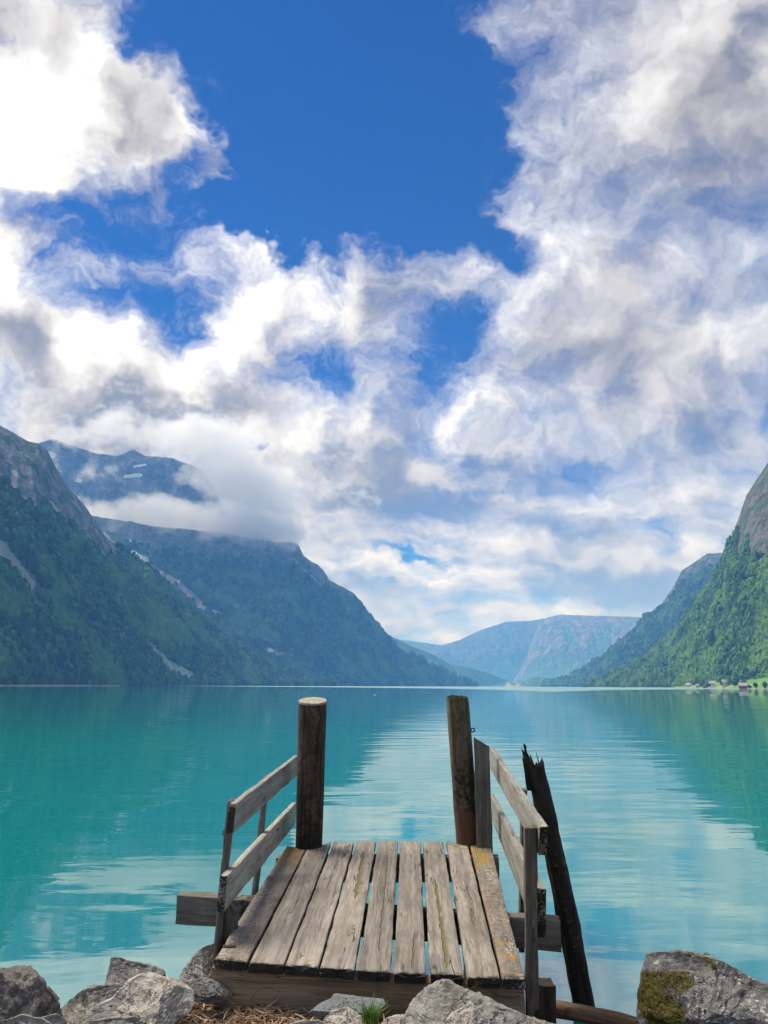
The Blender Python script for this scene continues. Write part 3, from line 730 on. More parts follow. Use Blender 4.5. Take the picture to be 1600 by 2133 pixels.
ATT = ('stain', 'yellow', 'speck', 'moss', 'red')
def sweep(name, stations, mat, parent=None, shape='rect', wear=0.0025, seed=1, bevel=0.006, nprof=20, paint=None, jag=(0.004, 0.004), caps=(True, True), extra=None, groove=0.0, dome=0.02):
    """one timber: stations = (centre, half-width vector, half-thickness vector); object frame has Y along it"""
    rs = np.random.RandomState(seed)
    st = [tuple(np.asarray(v, float) for v in s) for s in stations]
    C = np.array([s[0] for s in st]); HX = np.array([s[1] for s in st]); HZ = np.array([s[2] for s in st]); n = len(st)
    axis = C[-1] - C[0]; L = np.linalg.norm(axis); ey = axis / L
    ex = HX[0] - ey * (HX[0] @ ey); ex /= np.linalg.norm(ex); ez = np.cross(ex, ey)
    if shape == 'rect':
        a, t = np.linalg.norm(HX[0]), np.linalg.norm(HZ[0]); bx, bz = min(0.45, bevel / a), min(0.45, bevel / t)
        kx = 7 if a > t * 1.5 else 4; kz = 4
        top = [(x, 1) for x in np.linspace(-1 + bx, 1 - bx, kx)]; right = [(1, z) for z in np.linspace(1 - bz, -1 + bz, kz)]
        cc = lambda sx, sz: [(sx * (1 - bx * 0.3), sz * (1 - bz * 0.3))]
        prof = top + cc(1, 1) + right + cc(1, -1) + [(-x, -1) for x, _ in top] + cc(-1, -1) + [(-1, -z) for _, z in right] + cc(-1, 1)
        prof = np.array(prof); corner = (np.abs(prof).min(1) > 0.9 * (1 - max(bx, bz)))
    else:
        th = np.linspace(0, 2 * np.pi, nprof, endpoint=False); prof = np.stack([np.cos(th), np.sin(th)], -1); corner = np.zeros(nprof, bool)
    m = len(prof)
    V = C[:, None] + HX[:, None] * prof[None, :, :1] + HZ[:, None] * prof[None, :, 1:]
    tt = np.linspace(0, 1, n)[:, None] * np.ones(m)[None]
    sd = np.array([seed * 3.17, seed * 1.31, 0])
    # uneven faces, chipped edges, ragged ends
    rad = V - C[:, None]; rn = rad / (np.linalg.norm(rad, axis=-1, keepdims=True) + 1e-9)
    loc = np.stack([(V - C[0]) @ ex, (V - C[0]) @ ey, (V - C[0]) @ ez], -1)
    d = fbm(loc * np.array([16, 3.5, 16]) + sd, 3) * wear * (1 + 1.6 * corner[None, :]) - np.maximum(0, fbm(loc * np.array([9, 9, 9]) + sd + 50, 3) - 0.25) * wear * 5 * corner[None, :]
    if groove: d = d + groove * (ridged(np.stack([prof[None, :, 0] * 3.3 + 0 * tt, tt * L * 0.55, prof[None, :, 1] * 3.3 + 0 * tt], -1) + sd, 3) - 0.6)
    V = V + rn * d[..., None]
    e0 = jag[0] * (fbm(np.concatenate([prof * 2.2, np.zeros((m, 1))], 1) + sd, 3) + rs.uniform(-0.5, 0.5, m))
    e1 = jag[1] * (fbm(np.concatenate([prof * 2.2, np.ones((m, 1))], 1) + sd, 3) + rs.uniform(-0.5, 0.5, m))
    V[0] += ey * e0[:, None]; V[-1] += ey * e1[:, None]
    if n > 4 and abs(jag[1]) > 0.03:
        for k, f in ((2, 0.85), (3, 0.6), (4, 0.35)): V[-k] += ey * (e1 * f)[:, None]
    verts = [V.reshape(-1, 3)]; quads = []; tris = []
    idx = np.arange(n * m).reshape(n, m); nx = np.roll(idx, -1, 1)
    quads.append(np.stack([idx[:-1], nx[:-1], nx[1:], idx[1:]], -1).reshape(-1, 4))
    tflat = [tt.ravel()]; pflat = [np.repeat(prof[None], n, 0).reshape(-1, 2)]; cap = [np.zeros(n * m)]
    cnt = n * m
    for end, on, sgn in ((0, caps[0], -1), (n - 1, caps[1], 1)):
        if not on: continue
        ring = V[end]; c = ring.mean(0)
        r1 = c + (ring - c) * 0.97 + ey * sgn * bevel * 0.5 * 0
        ids0 = np.arange(cnt, cnt + m); cnt += m
        r2 = c + (ring - c) * 0.5 + ey * sgn * dome * 0.5 + rs.normal(0, 0.0015, (m, 3)); ids1 = np.arange(cnt, cnt + m); cnt += m
        cid = cnt; cnt += 1
        verts += [r1, r2, (c + ey * sgn * dome)[None]]
        tflat.append(np.full(2 * m + 1, float(end > 0))); pflat.append(np.concatenate([prof * .97, prof * .5, [[0, 0]]])); cap.append(np.full(2 * m + 1, 1.0 + (end > 0)))
        rim = idx[end]
        for A_, B_ in ((rim, ids0), (ids0, ids1)):
            q = np.stack([A_, B_, np.roll(B_, -1), np.roll(A_, -1)], -1)
            quads.append(q if sgn < 0 else q[:, ::-1])
        tr = np.stack([ids1, np.full(m, cid), np.roll(ids1, -1)], -1)
        tris.append(tr if sgn < 0 else tr[:, ::-1])
    VV = np.concatenate(verts); T = np.concatenate(tflat); PF = np.concatenate(pflat); CP = np.concatenate(cap)
    # prof runs clockwise seen from the start for boxes, anticlockwise for poles
    local = np.stack([(VV - C[0]) @ ex, (VV - C[0]) @ ey, (VV - C[0]) @ ez], -1)
    att = {k: np.zeros(len(VV)) for k in ATT}
    if paint: paint(att, T, PF, CP, local)
    Q = np.concatenate(quads)
    o = mesh_np(name, local, Q, mat, None, True, att, np.concatenate(tris) if tris else None)
    bm = bmesh.new(); bm.from_mesh(o.data); bmesh.ops.recalc_face_normals(bm, faces=bm.faces)
    for e in bm.edges:
        if len(e.link_faces) == 2 and e.calc_face_angle(0) > R(38): e.smooth = False
    bm.to_mesh(o.data); bm.free()
    M = Matrix(((ex[0], ey[0], ez[0], C[0][0]), (ex[1], ey[1], ez[1], C[0][1]), (ex[2], ey[2], ez[2], C[0][2]), (0, 0, 0, 1)))
    if parent is not None:
        o.parent = parent
        base = parent
        T0 = Matrix.Identity(4)
        while base is not None:
            T0 = base.matrix_basis @ T0; base = base.parent
        o.matrix_basis = T0.inverted() @ M
    else:
        o.matrix_basis = M
    for k, v in (extra or {}).items(): o[k] = v
    return o
def line_st(a, b, hx, hz, n, hx1=None, hz1=None):
    a, b = np.asarray(a, float), np.asarray(b, float)
    hx, hz = np.asarray(hx, float), np.asarray(hz, float)
    hx1 = hx if hx1 is None else np.asarray(hx1, float); hz1 = hz if hz1 is None else np.asarray(hz1, float)
    return [(a + (b - a) * t, hx + (hx1 - hx) * t, hz + (hz1 - hz) * t) for t in np.linspace(0, 1, n)]

# ================================================================== jetty
ZD, SLOPE, Y0 = CAM_H - 1.5, 0.04, 4.2        # deck height above the lake, slight rise outwards
DN = np.array([0, -SLOPE, 1.0])
def deck(px, py, dz=0.0): return on_plane(px, py, (0, Y0, ZD + dz), DN)
NL, NR, FR, FL = deck(446, 1997), deck(1094, 2041), deck(1022, 1759), deck(597, 1761)
EY = (FL + FR - NL - NR); EY /= np.linalg.norm(EY)
EXN = NR - NL; EXN -= EY * (EXN @ EY); EXN /= np.linalg.norm(EXN)
UP = np.array([0, 0, 1.0])
jetty = empty('jetty', tuple(((NL + NR) / 2) * np.array([1, 1, 0])))
tag(jetty, 'weathered wooden jetty with plank deck, side rails and two thick poles', 'jetty')
PLANKS = [  # near-left, near-right, far-right, far-left pixels of the top face
    ((446, 1997), (514, 2004), (636, 1769), (597, 1761)),
    ((518, 2007), (590, 2011.5), (689, 1754.5), (638, 1770)),
    ((593, 2011), (662.5, 2016), (737, 1754.5), (694, 1754)),
    ((666, 2016.5), (738, 2021.6), (783, 1753), (741.5, 1753)),
    ((745, 2022), (813, 2026.6), (829, 1752.5), (787.5, 1752.5)),
    ((820.5, 2026.7), (887, 2028), (876, 1752.5), (834.3, 1752.5)),
    ((896, 2028), (965.6, 2032), (923.7, 1752.5), (881.3, 1752.5)),
    ((973, 2038), (1041.7, 2039.5), (974, 1759), (930, 1751.5)),
    ((1047.5, 2041.7), (1094, 2041), (1022, 1759), (980.5, 1762)),
]
PT = 0.047
for i, (a, b_, c, d_) in enumerate(PLANKS):
    A, B, C_, D_ = deck(*a), deck(*b_), deck(*c), deck(*d_)
    n_st = 34; stt = []
    lift = (0.0, 0.002, -0.001, 0.001, 0.002, 0.0, -0.001, 0.001, 0.002)[i]
    for t in np.linspace(0, 1, n_st):
        l, r = A + (D_ - A) * t, B + (C_ - B) * t
        sag = -0.004 * math.sin(math.pi * t) + 0.002 * math.sin(5 * t + i)
        stt.append(((l + r) / 2 + UP * (lift + sag - PT / 2), (r - l) / 2, UP * PT / 2 + (r - l) * 0.006 * math.sin(i * 2.1)))
    edge = i in (0, 8)
    def paint(at, T, PF, CP, loc, i=i, edge=edge):
        x = PF[:, 0]
        at['stain'] = np.clip(0.95 * (CP == 1) + 0.55 * sstep(0.03, 0.0, T) * (PF[:, 1] > 0.5) + 0.5 * (CP == 2) + 0.62 * (PF[:, 1] < 0.6) * (CP == 0), 0, 1)  # near-black on near ends, sides and undersides, weaker on far ends
        at['speck'] = np.full(len(T), 0.12)
        if edge:
            at['speck'] = 0.75 + 0.25 * x * (1 if i == 8 else -1)
            at['stain'] = np.maximum(at['stain'], 0.33); at['red'] = np.full(len(T), 0.30); at['moss'] = np.full(len(T), 0.18)
        if i == 0: at['yellow'] = 0.66 * sstep(0.60, 0.90, T) * (1 - 0.3 * (CP > 0)); at['speck'] *= sstep(0.9, 0.6, T)
        if i == 1: at['yellow'] = 0.5 * sstep(0.78, 0.97, T); at['moss'] = 0.25 * sstep(0.8, 1.0, T); at['speck'] += 0.12
        if i == 7: at['moss'] = 0.30 + 0.2 * sstep(0.85, 1.0, T); at['yellow'] = 0.24 * sstep(0.85, 1.0, T) + 0.15 * sstep(0.3, 0.1, T)
        if i == 8: at['yellow'] = np.clip(0.74 * sstep(0.58, 0.90, T) + 0.70 * np.exp(-((T - 0.14) / 0.07) ** 2), 0, 1); at['moss'] = np.full(len(T), 0.18)
        if i in (2, 5, 6): at['stain'] = np.maximum(at['stain'], 0.10)
    splits = {3: (0.030, -0.012, 1.15, 2.50, 0.35, 0.020), 5: (0.01, 0.035, 0.03, 0.65, 0.1, 0.008), 6: (0.008, -0.012, 0.05, 1.75, 0.95, 0.013), 7: (0.0, 0.01, 0.75, 1.15, 0.0, 0.022), 2: (-0.02, 0.01, 1.3, 2.3, 0.0, 0.003), 4: (0.015, 0.0, 0.2, 2.4, 0.0, 0.003)}
    sx = splits.get(i, (9.0, 0, 0, 0.4, 0, 0.0))
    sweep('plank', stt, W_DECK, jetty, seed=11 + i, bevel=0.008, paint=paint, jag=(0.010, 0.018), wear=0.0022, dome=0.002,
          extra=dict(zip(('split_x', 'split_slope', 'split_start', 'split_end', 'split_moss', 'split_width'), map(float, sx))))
DL = np.linalg.norm((FL + FR - NL - NR) / 2)
W_ = np.linalg.norm(NR - NL)
def loc(x, y, z):                              # across from the left edge, along from the near end, up from the deck top
    base = NL + (FL - NL) * (y / DL); right = NR + (FR - NR) * (y / DL)
    return base + (right - base) * (x / W_) + UP * z
def p_beam(at, T, PF, CP, l):
    at['stain'] = 0.12 + 0.2 * (PF[:, 1] > 0.5); at['speck'] = np.full(len(T), 0.1)
# near stringer under the plank ends
nb0 = deck(443, 2018) + EY * 0.03; nb1 = deck(1147, 2060) + EY * 0.03
nb0[2] = nb0[2]; hz_n = 0.105
zc = -PT - 0.002 - hz_n
def beam(name, a, b_, hy, hz, mat, seed, paint=p_beam, n=26):
    return sweep(name, line_st(a, b_, EY * hy, UP * hz, n), mat, jetty, seed=seed, bevel=0.006, paint=paint, wear=0.003, jag=(0.004, 0.004), dome=0.001)
beam('stringer', loc(-0.012, 0.065, zc), loc(W_ - 0.004, 0.062, zc), 0.045, hz_n, W_BEAM, 31)
# middle cross-beam sticking out on both sides
cl = deck(369, 1865, -PT - 0.003); cr = deck(1167, 1917, -PT - 0.003)
def p_cross(at, T, PF, CP, l):
    at['stain'] = 0.28 + 0.25 * sstep(0.12, 0.2, T) * sstep(0.9, 0.8, T); at['moss'] = np.full(len(T), 0.12); at['speck'] = np.full(len(T), 0.25)  # darker along the middle stretch
beam('cross_beam', cl + EY * 0.05 - UP * 0.095, cr + EY * 0.05 - UP * 0.095, 0.05, 0.095, W_POST, 33, p_cross)
beam('far_beam', loc(-0.05, DL - 0.16, -PT - 0.003 - 0.1), loc(W_ + 0.05, DL - 0.16, -PT - 0.003 - 0.1), 0.06, 0.1, W_POST, 34)
for k, x in enumerate((0.10, W_ - 0.10)):      # lengthwise joists
    sweep('joist', line_st(loc(x, 0.14, -0.25), loc(x, DL - 0.25, -0.25), EXN * 0.04, UP * 0.045, 12), W_ROT, jetty, seed=36 + k, wear=0.002, dome=0.001)
# thick mooring poles
def pole(base_px, top_px, wb, wt, mat, seed, paint, tilt, dome, push):
    B = deck(*base_px); yb = B[1] + push
    def at_y(px, py): return on_plane(px, py, (0, yb, 0), np.array([0, 1.0, 0]))
    Bq, Tq = at_y(*base_px), at_y(*top_px)
    dep = lambda P: float(-((P - CAM_P) @ CAM_R)[2])
    rb, rt = wb / 2 * dep(Bq) / FPX, wt / 2 * dep(Tq) / FPX
    ax = Tq - Bq; low = Bq - ax / ax[2] * (Bq[2] + 1.6)
    rl = rb + (rb - rt) * 0.4
    stn = []
    for t in np.linspace(0, 1, 46):
        P = low + (Tq - low) * t; f = (P[2] - Bq[2]) / (Tq[2] - Bq[2]); r = rb + (rt - rb) * f
        if t > 0.985: r *= 0.965
        tl = tilt * sstep(0.9, 1.0, t)
        stn.append((P, np.array([r, 0, 0]), np.array([0, r, r * tl])))
    o = sweep('pole', stn, mat, jetty, 'round', seed=seed, nprof=40, wear=0.004, paint=paint, jag=(0, 0.010), groove=0.0035, dome=dome)
    return o, Tq, rt
def p_tar(at, T, PF, CP, l):
    h = sstep(0.45, 1.0, T)
    at['stain'] = 0.52 - 0.16 * h + 0.14 * np.exp(-((T - 0.62) / 0.10) ** 2); at['speck'] = np.full(len(T), 0.10)
    at['stain'][CP == 2] = 0.0
poleL, TL_, rL = pole((643, 1768), (651.5, 1464), 54, 59, W_TAR, 41, p_tar, 0.20, 0.004, 0.09)
cap = sweep('end_grain', line_st(TL_ + UP * 0.004, TL_ + UP * 0.022, np.array([rL * 0.985, 0, 0]), np.array([0, rL * 0.985, rL * 0.2]), 4), W_CUT, poleL, 'round', seed=43, nprof=36, wear=0.004, jag=(0, 0.004), dome=0.006)
cap['label'] = 'pale cut top of the dark pole'
def p_pole(at, T, PF, CP, l):
    at['red'] = 0.85 * sstep(0.42, 0.52, T) * sstep(0.80, 0.70, T); at['moss'] = 0.46 * sstep(0.78, 0.92, T) + 0.5 * sstep(0.52, 0.46, T); at['stain'] = 0.20 + 0.30 * sstep(0.68, 0.76, T) * sstep(0.92, 0.8, T) + 0.22 * sstep(0.3, 0.9, PF[:, 0])  # darker band higher up, and darker on the right side
    at['stain'][CP == 2] = 0.7; at['moss'][CP == 2] = 0.3
poleR, TR_, rR = pole((975, 1760), (952.5, 1451.5), 47, 47.5, W_POLE, 47, p_pole, 0.13, -0.09, 0.08)
m_iron, gi_, bi_ = new_mat('rusty_iron', 0.7)
bi_.inputs['Metallic'].default_value = 0.4
gi_.l.new(gi_.mix(gi_.noise(gi_.node('ShaderNodeTexCoord').outputs['Object'], 90, 4), (0.03, 0.02, 0.015), (0.11, 0.06, 0.04)), bi_.inputs['Base Color'])
def torus(name, c, R1, r1, nrm, parent, arc=1.0):
    nrm = np.asarray(nrm, float); nrm /= np.linalg.norm(nrm); a = np.cross(nrm, UP); a /= np.linalg.norm(a); b_ = np.cross(a, nrm)
    V = []; nu, nv = 18, 8
    for i in range(nu):
        th = 2 * np.pi * arc * i / (nu if arc == 1.0 else nu - 1)
        d_ = np.cos(th) * a + np.sin(th) * b_
        for j in range(nv):
            ph = 2 * np.pi * j / nv; V.append(c + d_ * (R1 + r1 * np.cos(ph)) + nrm * r1 * np.sin(ph))
    idx = np.arange(nu * nv).reshape(nu, nv); n2 = np.roll(idx, -1, 1)
    if arc == 1.0: Q = np.stack([idx, n2, np.roll(n2, -1, 0), np.roll(idx, -1, 0)], -1)
    else: Q = np.stack([idx[:-1], n2[:-1], n2[1:], idx[1:]], -1)
    org = parent.matrix_world.translation if False else Vector((0, 0, 0))
    o = mesh_np(name, V, Q, m_iron)
    o.parent = parent; T0 = Matrix.Identity(4); base = parent
    while base is not None: T0 = base.matrix_basis @ T0; base = base.parent
    o.matrix_basis = T0.inverted()
    return o
torus('eye_ring', on_plane(985, 1521, TR_ - UP * 0.3, np.array([0, 1.0, 0])), 0.017, 0.006, (0, 1, 0.2), poleR)

# side rails: the left rails hang inside the balusters, the right rails outside
def side_plane(P, Q, out):
    n = np.array([-(Q - P)[1], (Q - P)[0], 0.0]); n /= np.linalg.norm(n); return P + n * out, n
PLp, nL = side_plane(NL, FL, 0.012)            # nL points to the left, away from the deck
PRp, nR = side_plane(FR, NR, 0.078)            # nR points to the right
def rail(nt, nb, ft, fb, P0, n, th, mat, seed, paint):
    q = [on_plane(*p, P0, n) for p in (nt, nb, ft, fb)]
    a, b_ = (q[0] + q[1]) / 2, (q[2] + q[3]) / 2
    return sweep('rail', line_st(a + n * th / 2, b_ + n * th / 2, (q[0] - q[1]) / 2, n * th / 2, 30, (q[2] - q[3]) / 2), mat, jetty, seed=seed, bevel=0.006, paint=paint, wear=0.0025, jag=(0.008, 0.004), dome=0.002), q
def p_rail(at, T, PF, CP, l):
    at['stain'] = 0.98 * (CP == 1) + 0.16 + 0.25 * sstep(0.5, 1.0, -PF[:, 0]) * 0; at['speck'] = 0.10 + 0.9 * (CP == 1) + 0.35 * (PF[:, 0] > 0.85); at['moss'] = 0.16 + 0.1 * (PF[:, 0] > 0.9) + 0 * T
_, qa = rail((492, 1674), (485.5, 1737), (621, 1574), (619, 1615.5), PLp, nL, 0.045, W_RAIL, 51, p_rail)
_, qb = rail((473.7, 1825), (467, 1901), (617.5, 1672), (615.5, 1717.5), PLp, nL, 0.045, W_RAIL, 52, p_rail)
def p_rail2(at, T, PF, CP, l):
    at['stain'] = 0.85 * (CP == 1); at['speck'] = 0.05 + 1.0 * (CP == 1) + 0.4 * (PF[:, 0] > 0.85); at['yellow'] = 0.30 * sstep(0.12, 0.0, T) * (PF[:, 0] > 0.8)
_, qc = rail((1124, 1722), (1121, 1781), (1020.6, 1556.5), (1020.3, 1600.5), PRp, nR, 0.045, W_RAIL, 53, p_rail2)
_, qd = rail((1120, 1852), (1119, 1954), (1021, 1655), (1022, 1701), PRp, nR, 0.045, W_RAIL, 54, p_rail2)
for tag_, q in (('a', qa), ('b', qb), ('c', qc), ('d', qd)): print('rail', tag_, [np.round(x, 2).tolist() for x in q])
def p_post(at, T, PF, CP, l):
    at['stain'] = np.full(len(T), 0.16); at['speck'] = np.full(len(T), 0.12); at['moss'] = np.full(len(T), 0.05)
def upright(name, foot, head, hx, hy, mat, seed, paint=p_post, n=26, parent=None):
    return sweep(name, line_st(foot, head, hx, hy, n), mat, jetty, seed=seed, bevel=0.006, paint=paint, wear=0.003, jag=(0.004, 0.006), dome=0.003)
# left near baluster, outside the rails
PLo = PLp + nL * 0.062
fa, ha = on_plane(449.5, 2012, PLo, nL), on_plane(482, 1667, PLo, nL)
upright('baluster', fa - (ha - fa) * 0.25, ha, nL * 0.017, EY * 0.05, W_POST, 61)
fb_, hb_ = on_plane(531, 1862, PLo, nL), on_plane(555, 1617, PLo, nL)
upright('baluster', fb_ - (hb_ - fb_) * 0.2, hb_, nL * 0.017, EY * 0.05, W_POST, 62, lambda at, T, PF, CP, l: (p_post(at, T, PF, CP, l), at.update(stain=np.full(len(T), 0.34), speck=np.full(len(T), 0.5))))
# right near post, inside the rails
PRi = PRp - nR * 0.036
fc, hc = on_plane(1107.5, 2085, PRi, nR), on_plane(1104.5, 1723, PRi, nR)
upright('baluster', fc - (hc - fc) * 0.35, hc, nR * 0.033, EY * 0.03, W_POST, 63)
PRo = PRp + nR * 0.064
fd, hd = on_plane(1086, 1950, PRo, nR), on_plane(1092, 1644, PRo, nR)
upright('baluster', fd - (hd - fd) * 0.1, hd, nR * 0.018, EY * 0.05, W_POST, 64, lambda at, T, PF, CP, l: (p_post(at, T, PF, CP, l), at.update(stain=np.full(len(T), 0.42))))
# upright board beside the right pole
yb = TR_[1] - rR - 0.055; PB = np.array([0, yb, 0.0]); nY = np.array([0, 1.0, 0])
g0, g1 = on_plane(1010, 1758, PB, nY), on_plane(1003, 1546, PB, nY)
ub = upright('end_board', g0 - UP * 0.3, g1, np.array([0.070, 0, 0]), np.array([0, 0.019, 0]), W_POST, 65)
mw = ub.data                                    # its head is sawn on a slant
for v in mw.vertices:
    if v.co.y > (np.linalg.norm(g1 - g0) + 0.3) - 0.08: v.co.y -= v.co.x * 0.55
# pile stub rising beside the deck at the left
s0 = on_plane(483, 1950, PLp + nL * 0.0, nL)
st_top = on_plane(486, 1886, PLp + nL * 0.0, nL)
sweep('pile', line_st(np.array([st_top[0], st_top[1], -1.2]) + nL * 0.02, st_top + nL * 0.02, np.array([0.062, 0, 0]), np.array([0, 0.062, 0]), 24, np.array([0.054, 0, 0]), np.array([0, 0.054, 0])), W_POST, jetty, 'round', seed=71, nprof=24, groove=0.004, wear=0.005,
      paint=lambda at, T, PF, CP, l: at.update(stain=0.38 - 0.3 * (CP == 2), speck=np.full(len(T), 0.4)), dome=0.03, jag=(0, 0.02))
# pile under the near right corner
pr = loc(W_ + 0.105, 0.16, -0.31)
sweep('pile', line_st(np.array([pr[0], pr[1], -1.0]), pr + UP * 0.24, np.array([0.06, 0, 0]), np.array([0, 0.06, 0]), 14), W_ROT, jetty, seed=72, bevel=0.01, wear=0.004, dome=0.002, paint=p_beam)
# hook on the near left baluster, rusty strap on the first plank
torus('hook', ha - UP * 0.20 + nL * 0.03, 0.016, 0.0035, EY, jetty, 0.75)
sp0 = deck(465, 1972) + UP * 0.004; sp1 = deck(490, 1973) + UP * 0.006
sweep('iron_strap', line_st(sp0, sp1, EY * 0.016, UP * 0.0025, 5), m_iron, jetty, seed=75, bevel=0.001, wear=0.0008, dome=0.0)

# ================================================================== leaning timber and driftwood pole
lb = on_z(1216, 2118, 0.0); yl = lb[1]
PLn = np.array([0, yl, 0.0])
top = on_plane(1112, 1584, PLn, nY); dirn = (top - lb)
low = lb - dirn * 0.55
dl = float(-((lb - CAM_P) @ CAM_R)[2]); rr = 23.5 * dl / FPX
def p_rot(at, T, PF, CP, l):
    at['stain'] = 0.55 - 0.20 * sstep(0.5, 1.0, T); at['red'] = 0.55 * sstep(-0.2, -0.8, PF[:, 0]) * sstep(0.45, 0.55, T) * sstep(0.85, 0.7, T); at['moss'] = 0.22 * sstep(0.1, 0.8, PF[:, 0]); at['speck'] = np.full(len(T), 0.25)
stn = []
for t in np.linspace(0, 1, 60):
    P = low + (top - low) * t + np.array([0.02 * math.sin(3.0 * t), 0, 0]); r = rr * (1.03 - 0.20 * t)
    stn.append((P, np.array([r, 0, 0]), np.array([0, r * 0.9, 0])))
lean = sweep('leaning_timber', stn, W_ROT, None, 'round', seed=81, nprof=36, wear=0.012, groove=0.008, paint=p_rot, jag=(0, 0.10), dome=-0.06)
tag(lean, 'black rotten timber with splintered top, leaning in the water beside the jetty', 'timber')
for k, (px_, py_, h_, w_) in enumerate(((1103, 1596, 0.15, 0.022), (1126, 1600, 0.105, 0.014), (1095, 1600, 0.06, 0.02))):   # broken splinters at its head
    p0 = on_plane(px_, py_, PLn - nY * 0.02 * (k - 1), nY)
    dd = dirn / np.linalg.norm(dirn)
    tip = p0 + dd * h_ + np.array([-0.008, 0, 0])
    sweep('splinter', line_st(p0 - dd * 0.16, tip, np.array([w_, 0, 0]), np.array([0, w_ * 0.7, 0]), 10, np.array([w_ * 0.25, 0, 0]), np.array([0, w_ * 0.3, 0])), W_ROT, lean, seed=84 + k, bevel=0.004, wear=0.006, paint=p_rot, jag=(0, 0.03), dome=0.0)
dp0, dp1 = at_dist(1140, 2100, 4.66), at_dist(1350, 2145, 4.72)
drift = sweep('driftwood_pole', [(dp0 + (dp1 - dp0) * t + UP * 0.012 * math.sin(3 * t), np.array([0, 0.040 + 0.004 * t, 0.0]), UP * (0.040 + 0.004 * t)) for t in np.linspace(-0.12, 1.35, 40)], W_POLE, None, 'round', seed=91, nprof=26, wear=0.007, groove=0.004,
      paint=lambda at, T, PF, CP, l: at.update(stain=np.full(len(T), 0.34), red=np.full(len(T), 0.35)), dome=0.005)
tag(drift, 'brown driftwood pole lying between jetty corner and mossy boulder', 'driftwood')

# ================================================================== near shore: ground, boulders, chips, grass
def ground_z(x, y):
    x, y = np.asarray(x, float), np.asarray(y, float)
    z = 0.50 + 0.04 * fbm(np.stack([x * 1.4, y * 1.4, x * 0], -1), 4)
    z = z - 0.9 * sstep(4.75, 6.2, y) - 0.22 * sstep(-1.05, -1.9, x) - 0.25 * sstep(0.05, 0.7, x) * sstep(3.2, 4.1, y) - 0.7 * sstep(2.2, 4.0, x) * sstep(3.0, 4.5, y)
    z = z - 0.5 * sstep(-1.6, -3.2, x) * sstep(4.0, 5.2, y)
    return z
mS, gS, bS = new_mat('shore_soil', 0.95)
pS = gS.node('ShaderNodeNewGeometry').outputs['Position']
cS = gS.mix(gS.rng(gS.noise(pS, 30, 6, 0.7), 0.35, 0.65), (0.055, 0.038, 0.025), (0.20, 0.145, 0.095))
cS = gS.mix(gS.rng(gS.noise(pS, 5, 4), 0.5, 0.7), cS, (0.16, 0.15, 0.135))
gS.l.new(cS, bS.inputs['Base Color']); gS.l.new(gS.bump(gS.noise(pS, 45, 6, 0.7), 1.0, 0.02), bS.inputs['Normal'])
xs = np.linspace(-7, 7, 170); ys = np.linspace(-4, 6.8, 130); gx, gy = np.meshgrid(xs, ys, indexing='ij')
ii = np.arange(gx.size).reshape(gx.shape)
shore = mesh_np('shore_ground', np.stack([gx, gy, ground_z(gx, gy)], -1), np.stack([ii[:-1, :-1], ii[1:, :-1], ii[1:, 1:], ii[:-1, 1:]], -1), mS)
tag(shore, 'brown earth bank at the head of the jetty', kind='structure')

